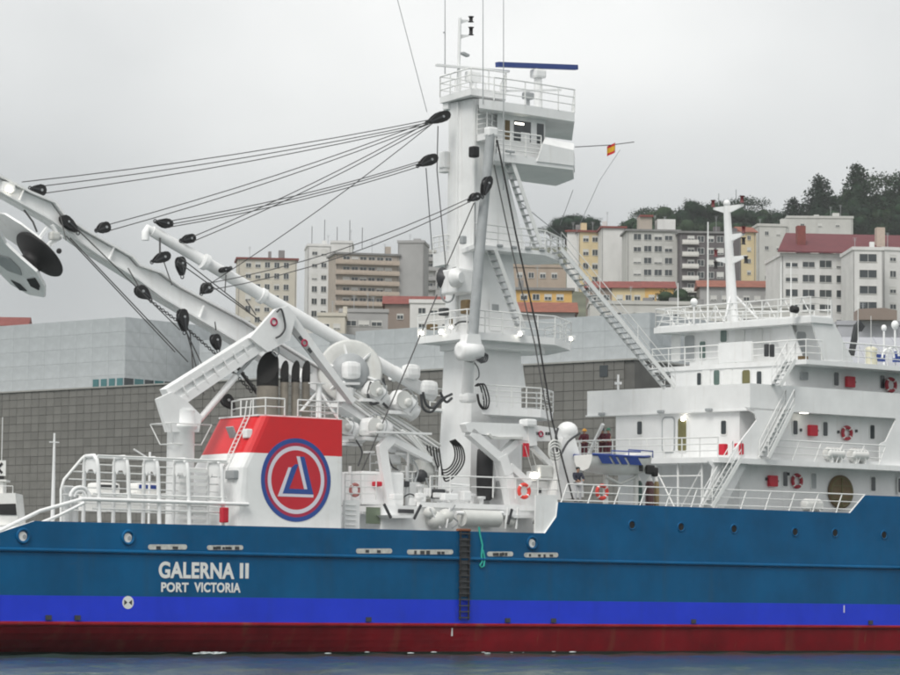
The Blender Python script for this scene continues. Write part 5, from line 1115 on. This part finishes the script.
def house_(u0, u1, vt, vb, Y, yaw, depth, wm, label, rows=0, colsn=0, wsz=(1.3,1.4), roof=None, side=None, sidewin=0, balc=None, pitched=False, parapet=True, grp='town buildings on the hillside', name='town_building', skip=(), wmarg=.10):
    p = W(u0, vt, Y); q = None; d = V((cos(yaw), sin(yaw), 0)); lo, hi = 0.0, 300.0
    for _ in range(40):
        m_ = (lo+hi)/2
        if px(p + d*m_)[0] < u1: lo = m_
        else: hi = m_
    L_ = lo; zb = W(u0, vb, Y).z; gz = min(hz(p.x, p.y), zb) - 4; H = p.z - gz; hw = p.z - zb
    o = tag(empty(name, (p.x, p.y, gz), yaw), label, 'building', grp); rnd = random.Random(int(u0*7+vt))
    MB().box((0,0,0), (L_,depth,H)).build('wall', wm, o)
    if side: MB().box((-.04 if side[0] == 'l' else L_,.05,0), (0 if side[0] == 'l' else L_+.04,depth-.05,H-.05)).build('side_wall', side[1], o)
    if roof and not pitched: MB().box((-.5,-.5,H), (L_+.5,depth+.5,H+.5)).build('roof', roof, o)
    elif roof: MB().prism([(-.6,-.6,H), (-.6,depth+.6,H), (-.6,depth/2,H+depth*.22)], (L_+1.2,0,0)).build('roof', roof, o)
    elif parapet: MB().box((-.2,-.2,H), (L_+.2,depth+.2,H+.7)).build('parapet', wm, o)
    if roof is None or not pitched:
        for k in range(2 + int(L_ / 9)):
            x = rnd.uniform(.08,.92)*L_; y = rnd.uniform(2, max(2.5, depth*.5)); h0 = H + (.45 if roof else .0)
            if rnd.random() < .5: a_ = rnd.uniform(.8,2.2); MB().box((x,y,h0), (x+a_,y+a_,h0+rnd.uniform(1.0,2.6))).build('roof_box', wm if rnd.random() < .6 else ROOFG, o)
            else:
                hh = rnd.uniform(2.2,4.5); mb = MB().tube([(x,y,h0), (x,y,h0+hh)], .06, 5)
                for q in range(3): mb.beam((x-.5+.1*q,y,h0+hh-.3*q), (x+.5-.1*q,y,h0+hh-.3*q), .05, .05)
                mb.build('roof_aerial', GREYP, o)
    if hw > 8:
        for x in ((L_*.02, L_*.98) if L_ > 6 else (L_*.9,)): MB().box((x-.06,-.12,H-hw-2), (x+.06,0,H)).build('drain_pipe', ROOFG, o)
    if rows:
        fh = hw / rows; cwid = L_*(1-2*wmarg) / max(1, colsn)
        for j in range(rows):
            z = H - hw + fh*(j+.52)
            if balc:
                MB().box((L_*balc[0],-1.1,z-fh*.48), (L_*balc[1],0,z-fh*.48+.2)).build('balcony', balc[2], o); MB().box((L_*balc[0],-1.15,z-fh*.46+.2), (L_*balc[1],-1.05,z-fh*.46+1.1)).build('balcony_front', balc[2], o)
            for i in range(colsn):
                if (i, j) in skip: continue
                inst('window', winmesh(wsz[0], wsz[1], rnd.choice((0,0,0,1,2,3))), o, (L_*wmarg + cwid*(i+.5), 0, z))
            if sidewin:
                for i in range(sidewin):
                    x = L_ + .05 if (side is None or side[0] == 'r') else -.05
                    inst('window', winmesh(wsz[0], wsz[1], rnd.random() < .35), o, (x, depth*(i+.6)/(sidewin+.2), z), pi/2 if x > 0 else -pi/2)
    return o, L_, H, depth
cr_w = wallmat((.56,.53,.46), 'cream_render'); wh_w = wallmat((.66,.66,.65), 'white_render'); gy_w = wallmat((.36,.36,.36), 'grey_render'); lg_w = wallmat((.52,.52,.50), 'pale_grey_render'); ye_w = wallmat((.64,.53,.33), 'yellow_render'); or_w = wallmat((.66,.42,.15), 'orange_render'); ta_w = wallmat((.42,.37,.32), 'tan_brick'); dk_w = wallmat((.13,.12,.125), 'dark_brick'); br_w = wallmat((.27,.22,.19), 'brown_render')
CBAL = mat('white_balcony', (.66,.65,.62), .7, .1); TBAL = mat('tan_balcony', (.46,.385,.32), .7, .15)
house_(238,297,259,325,800, .12, 10, cr_w, 'cream apartment block with thin red roof behind the crane jib', 6, 5, (1.3,1.4), ROOFR, sidewin=0)
o, L_, H, dp = house_(308,331,246,320,840, .12, 12, wh_w, 'narrow white tower block with rooftop aerials and one column of windows', 6, 2, (1.4,1.6))
for k in range(5): MB().tube([(L_*(.2+.55*k),3,H), (L_*(.2+.55*k),3,H+6+2*(k % 2))], .09, 5).build('roof_aerial', DARKG, o)
house_(331,352,243,318,830, .0, 14, wh_w, 'blank white gable wall beside the narrow tower block with aerials')
o, L_, H, dp = house_(336,399,254,316,780, .22, 11, ta_w, 'terraced apartment block with tan balcony bands and dark roof edge', 6, 6, (1.7,1.5), ROOFG, balc=(-.01,1.0,TBAL))
house_(398,424,243,312,784, -.1, 12, gy_w, 'blank grey gable of the terraced block, with rooftop lumps')
house_(424,436,252,320,850, .1, 12, lg_w, 'slim pale grey block with stacked balconies beside the blank grey gable', 7, 1, (1.6,1.5), balc=(0,1,gy_w))
house_(430,470,255,330,900, .1, 12, gy_w, 'grey block half hidden behind the mast tower', 6, 3)
o = house_(385,470,304,330,620, .0, 10, br_w, 'low brown house with tiled roof below the terraced block', 1, 5, (1.2,1.0), ROOFR, pitched=True)
house_(340,388,312,335,600, .05, 10, gy_w, 'low grey flat roofed shed below the terraced block', 1, 3, (2.0,1.0))
house_(318,345,316,338,590, .0, 10, cr_w, 'small cream hut next to the low grey shed', 1, 2, (1.2,1.0))
house_(410,470,303,335,560, .0, 10, wh_w, 'low white building beside the mast platform', 2, 4, (1.3,1.0))
house_(-60,26,325,345,700, .05, 12, cr_w, 'distant low house with red roof beyond the stone building', 1, 8, (1.2,1.0), ROOFR, pitched=True)
# right hand cluster
house_(579,602,232,300,800, .15, 11, ye_w, 'yellow apartment house with red roof and a white gable', 5, 2, (1.4,1.5), ROOFR, side=('l',wh_w))
house_(567,579,232,300,803, -.2, 11, wh_w, 'narrow white gable left of the yellow apartment house', 0, 0, roof=ROOFR)
house_(602,625,228,300,790, .05, 13, wh_w, 'blank white gabled wall between yellow and pale grey apartment houses', 0, 0, roof=ROOFR, pitched=False)
o, L_, H, dp = house_(627,679,231,290,770, .05, 12, lg_w, 'pale grey apartment block with four rows of windows', 5, 4, (1.9,1.5), ROOFG)
MB().box((L_*.25,2,H+.5), (L_*.5,7,H+4)).build('roof_room', ta_w, o); MB().box((L_*.6,2,H+.5), (L_*.95,7,H+3.5)).build('roof_room', wh_w, o); MB().box((L_*.26,1.5,H+4), (L_*.52,7.5,H+4.5)).build('roof_tiles', ROOFR, o)
house_(680,741,233,305,765, .05, 13, dk_w, 'dark apartment block with white balconies stacked in columns', 6, 5, (1.6,1.5), ROOFG, balc=(.03,.30,CBAL))
house_(742,756,232,290,800, .25, 9, ye_w, 'slender yellow tan house with pointed gable', 5, 1, (.9,1.0), ROOFO, pitched=True)
house_(758,787,226,300,830, .1, 10, lg_w, 'tall pale grey rounded block behind the red roofed white building', 5, 2, (1.0,1.0))
house_(787,853,218,262,900, -.02, 12, lg_w, 'wide pale block with few windows below the tall conifers', 3, 3, (1.1,.8), skip=((1,0),(2,1)))
o, L_, H, dp = house_(781,853,256,330,640, .10, 16, wh_w, 'big white apartment building with dark red roof and long strip windows', 5, 4, (2.6,1.5), wmarg=.03)
MB().prism([(-1,-1.2,H+.7), (L_+26,-1.2,H+.7), (L_+26,14,H+6.5), (4,14,H+6.5)], (0,0,.3)).build('roof', mat('dark_red_roof', (.125,.026,.032), .8, .2, .6), o)
for x, mt in ((4.5, ROOFR), (22, TBAL), (30, ROOFR)): MB().box((x,4,H+1), (x+1.8,6,H+7.2)).build('chimney', mt, o)
house_(853,883,250,330,625, .05, 14, wh_w, 'white square tower with roof railing and blue grey windows', 5, 1, (3.6,1.6), roof=None)
house_(883,925,250,330,634, .25, 14, wh_w, 'receding white wing with small square windows right of the square tower', 5, 3, (1.3,1.3))
house_(512,572,290,318,560, .05, 10, or_w, 'bright orange house with small windows behind the mast platform', 2, 4, (1.2,1.0), ROOFG)
house_(508,566,267,300,700, .05, 10, wallmat((.40,.33,.27), 'stone_brown_render'), 'brown stone building above the orange house', 2, 4, (1.2,1.2))
house_(505,575,312,335,500, .0, 10, gy_w, 'low shed with orange tiled roof below the orange house', 0, 0, roof=ROOFO, pitched=True)
for i, (u0, u1, wm, rf_, lab) in enumerate(((588,612,br_w,ROOFR,'low brown terrace house with red roof below the yellow apartments'), (612,645,ye_w,ROOFR,'low yellow terrace house with dark red roof'), (645,674,or_w,ROOFR,'low orange terrace house under the pale grey block'))):
    house_(u0,u1,288,308,660, .0, 9, wm, lab, 1, 3, (1.2,1.1), rf_, pitched=True)
house_(590,690,304,330,600, .0, 10, lg_w, 'row of pale garages below the terrace houses', 1, 7, (2.4,1.6))
house_(700,782,287,310,660, .0, 9, gy_w, 'long low grey house with orange tiled roof', 1, 6, (1.2,1.0), ROOFO, pitched=True)
house_(690,790,308,335,600, .0, 10, lg_w, 'low pale grey depot behind the wheelhouse roof', 1, 6, (2.0,1.0))
o = house_(838,930,325,360,470, .0, 20, LAV, 'grey shed with brown canopy below the white building', 0, 0, roof=None)
MB().prism([(3,-2,o[2]+.7), (9,-2,o[2]+.7), (9,-2,o[2]+2.2), (7,-2,o[2]+2.6), (3,-2,o[2]+2.4)], (0,6,0)).build('brown_canopy', br_w, o[0])

# ------------------------------------------------------------------ trees on the hill
LEAF = [mat('foliage_dark_%d' % i, c, .9, .45, .35, spec=.15) for i, c in enumerate(((.013,.034,.018), (.018,.045,.020), (.028,.052,.024)))]
BARK = mat('bark', (.06,.045,.035), .9, .3, 2)
def crown(kind, seed):
    r = random.Random(seed); mb = MB()
    cl = []
    if kind == 'conifer':
        for k in range(230):
            h = r.random()**1.3; rad = (1-h)**.85*.34 + .015; th = r.random()*2*pi; rr = rad*sqrt(r.uniform(.3,1)); cl.append((V((rr*cos(th), rr*sin(th), .12 + .86*h)), .045 + .05*(1-h)))
    elif kind == 'pine':
        for k in range(90):
            th = r.random()*2*pi; rr = .42*sqrt(r.random()); cl.append((V((rr*cos(th), rr*sin(th), .78 + .16*r.random()*(1-rr) - .12*rr)), r.uniform(.05,.09)))
    else:
        lob = [(V((r.uniform(-.24,.24), r.uniform(-.24,.24), r.uniform(.42,.80))), r.uniform(.16,.25)) for _ in range(8)]
        for k in range(150):
            c, rd = r.choice(lob); d = V((r.gauss(0,1), r.gauss(0,1), r.gauss(0,1))).normalized(); cl.append((c + d*rd*r.uniform(.6,1.05), r.uniform(.04,.075)))
    for c, rd in cl:
        for q in range(19):
            d = V((r.gauss(0,1), r.gauss(0,1), r.gauss(0,.8))) * rd * .62; p = c + d; n_ = V((r.gauss(0,1), r.gauss(0,1), r.gauss(0,1)+.6)).normalized(); a = n_.orthogonal().normalized(); b = n_.cross(a); th = r.random()*6.28; a, b = a*cos(th)+b*sin(th), b*cos(th)-a*sin(th)
            sz = r.uniform(.010,.023); mb.add([p + a*sz, p + b*sz*.6, p - a*sz, p - b*sz*.6], [(0,1,2,3)])
    if kind == 'conifer': mb.lathe((0,0,.08), (0,0,1), [(0,.20), (.3,.17), (.6,.08), (.8,.02)], 9)
    if kind == 'round':
        for c, rd in lob: mb.ball(c, rd*.72, 8)
    tr = MB().tube([(0,0,-.15), (.01,0,.3), (0,.01,.7)], [.03,.022,.008], 7)
    for k in range(7 if kind != 'conifer' else 0):
        th = k*.9; tr.tube([(0,0,.4+.03*k), (.25*cos(th),.25*sin(th),.66+.02*k)], .010, 5, r2=.003)
    return mb.mesh('crown', LEAF[seed % 3]), tr.mesh('trunk', BARK)
PRO = {('conifer',0): crown('conifer',0), ('conifer',1): crown('conifer',4), ('pine',0): crown('pine',2), ('pine',1): crown('pine',7), ('round',0): crown('round',3), ('round',1): crown('round',5), ('round',2): crown('round',10)}
def tree(u, vt, Y, h, kind, k, label, grp, wd=1.0):
    p = W(u, vt, Y); o = tag(empty(kind + '_tree' if kind != 'round' else 'broadleaf_tree', (p.x, p.y, p.z - h)), label, 'tree', grp); r = random.Random(int(u*13+Y)); a, b = PRO[(kind,k)]
    for nm, me in (('crown', a), ('trunk', b)):
        c = inst(nm, me, o, (0,0,0), r.random()*6); c.scale = (h*wd, h*wd, h)
for u, vt, k, w_, lab in ((820,176,0,1.15,'tall dark conifer left of the tallest one on the hill'), (857,165,1,1.1,'tallest pointed dark conifer above the red roof'), (793,199,0,1.25,'shorter dark conifer at the edge of the conifer group')):
    tree(u, vt, 930, 24 if u > 800 else 18, 'conifer', k, lab, 'dark conifers on the hill', w_)
tree(885,169,950,24,'pine',0,'flat topped pine towering beside the tallest conifer','pines on the hilltop'); tree(905,172,930,24,'conifer',1,'dark conifer right of the flat topped pine','dark conifers on the hill',1.3)
tree(838,205,925,17,'conifer',0,'low dark conifer between the two tall ones','dark conifers on the hill',1.5); tree(875,195,925,19,'conifer',1,'broad dark conifer beside the tallest one','dark conifers on the hill',1.5)
for u, vt in ((749,194), (765,207), (727,197), (651,205)): tree(u, vt, 960, 15, 'pine', int(u) % 2, 'umbrella pine standing out above the wooded ridge', 'pines on the hilltop', 1.0)
r_ = random.Random(3)
prof = [(560,221), (590,222), (600,228), (630,214), (650,206), (690,199), (712,200), (740,204), (775,208), (800,206), (840,190), (900,185), (930,180)]
for u in [632 + 7.2*i for i in range(42)]:
    vt = next(a[1] + (b[1]-a[1])*(u-a[0])/(b[0]-a[0]) for a, b in zip(prof, prof[1:]) if a[0] <= u <= b[0])
    for row in range(2): tree(u + r_.uniform(-3,3), vt + r_.uniform(0,9) + row*15, 950 - row*25, r_.uniform(11,15), 'round', r_.randrange(3), 'dark broadleaf tree in the wooded ridge behind the apartment blocks', 'trees of the wooded ridge', r_.uniform(.9,1.3))
for u, vt in ((551,222), (558,217), (566,213), (574,211), (582,212), (590,215)): tree(u, vt + 2, 940, 9, 'pine' if u % 2 else 'round', int(u) % 2, 'small dark tree in the clump above the yellow apartment house', 'trees above the yellow house', 1.3)
for u, vt, h in ((672,288,5.5), (682,292,5)): tree(u, vt, 640, h*1.3, 'round', 1, 'bush below the dark apartment block', 'bushes below the dark block', 1.4)

# ------------------------------------------------------------------ small workboat moored beyond the stern
wbx = W(19, 494, 215); wk = tag(empty('workboat', (wbx.x, wbx.y, 0), .0), 'white boat with black window band and sign board moored beyond the stern rail', 'boat'); zz = wbx.z
rows = [brow(-16,3.0,-1,zz-2.6), brow(-8,3.2,-1,zz-2.6), brow(-1,2.4,-.8,zz-2.3), brow(3.2,.2,.5,zz-1.9)]
mb = MB(); vs = [p for r in rows for p in r]; mb.add(vs, [(i*7+j, i*7+j+1, (i+1)*7+j+1, (i+1)*7+j) for i in range(3) for j in range(6)], True); mb.add([r[0] for r in rows] + [r[-1] for r in rows], [(i, i+1, 5+i, 4+i) for i in range(3)]); mb.build('hull', LETTER, wk)
MB().prism([(-9,-1.9,zz-2.7), (.35,-1.9,zz-2.7), (0,-1.9,zz), (-9,-1.9,zz-.15)], (0,3.8,0)).build('cabin', LETTER, wk)
MB().prism([(-9,-1.96,zz-1.55), (.15,-1.96,zz-1.55), (.05,-1.96,zz-.75), (-9,-1.96,zz-1.05)], (0,.05,0)).build('window_band', BLACK, wk)
mb = MB()
for k in range(6): mb.tube([(-.2-k*1.2,-1.7,zz), (-.2-k*1.2,-1.7,zz+.5)], .03, 6)
mb.tube([(-.2,-1.7,zz+.5), (-6.2,-1.7,zz+.5)], .03, 6); mb.build('roof_rail', WHITE2, wk)
MB().box((-3.6,-1.1,zz), (-1.0,.6,zz+.85)).box((-3.8,-1.3,zz+.85), (-.75,.8,zz+.97)).build('flybridge', LETTER, wk); MB().box((-2.6,-1.0,zz+.97), (-1.0,-.6,zz+1.25)).build('console', BLACK, wk)
MB().box((-2.4,-.95,zz+1.25), (-.85,-.88,zz+2.35)).build('sign_board', LETTER, wk)
for p, q in (((-1.75,zz+1.45), (-1.1,zz+2.15)), ((-1.75,zz+2.15), (-1.1,zz+1.45))): MB().beam((p[0],-.97,p[1]), (q[0],-.97,q[1]), .04, .17).build('sign_stroke', BLACK, wk)
MB().tube([(-1.3,0,zz+.9), (-1.3,0,zz+5.5)], .035, 6).build('mast', WHITE2, wk)
for k, (u, v, lab) in enumerate(((105,507,'white speedboat stowed on the aft deck behind the stern rack'), (145,507,'white speedboat with dark windows stowed next to the crane pedestal'))):
    p = S(u, v, 5.0); o = on_ship('speedboat', (p.x - 1.6, 5.0, p.z - .2), lab, 'boat', 'speedboats stowed aft')
    rows = [brow(0,.7,.0,.75), brow(1.6,.8,-.05,.8), brow(2.8,.55,.1,.9), brow(3.6,.06,.5,1.0)]; mb = MB(); vs = [q for r in rows for q in r]
    mb.add(vs, [(i*7+j, i*7+j+1, (i+1)*7+j+1, (i+1)*7+j) for i in range(3) for j in range(6)], True); mb.add(rows[0], [list(range(7))]); mb.add([r[0] for r in rows] + [r[-1] for r in rows], [(i, i+1, 5+i, 4+i) for i in range(3)]); mb.build('boat_hull', LETTER, o)
    MB().rbox((1.5,0,1.05), (1.3,1.0,.6), .15).build('wheelhouse', LETTER, o); MB().box((.95,-.52,1.05), (2.0,-.49,1.25)).build('window', BOATBL if k else DARKG, o)

# ------------------------------------------------------------------ thin grey air over the harbour and the hill
hzb = MB().box((-1500,-80,-4), (1500,2700,175)); hm = bpy.data.materials.new('haze_air'); hm.use_nodes = True; nt = hm.node_tree; nt.nodes.clear()
ho = nt.nodes.new('ShaderNodeOutputMaterial'); hv = nt.nodes.new('ShaderNodeVolumePrincipled'); hv.inputs['Color'].default_value = (.93,.95,.97,1); hv.inputs['Density'].default_value = .00011; nt.links.new(hv.outputs['Volume'], ho.inputs['Volume'])
tag(hzb.build('haze', hm), 'thin pale haze filling the air over the port', None, kind='stuff')
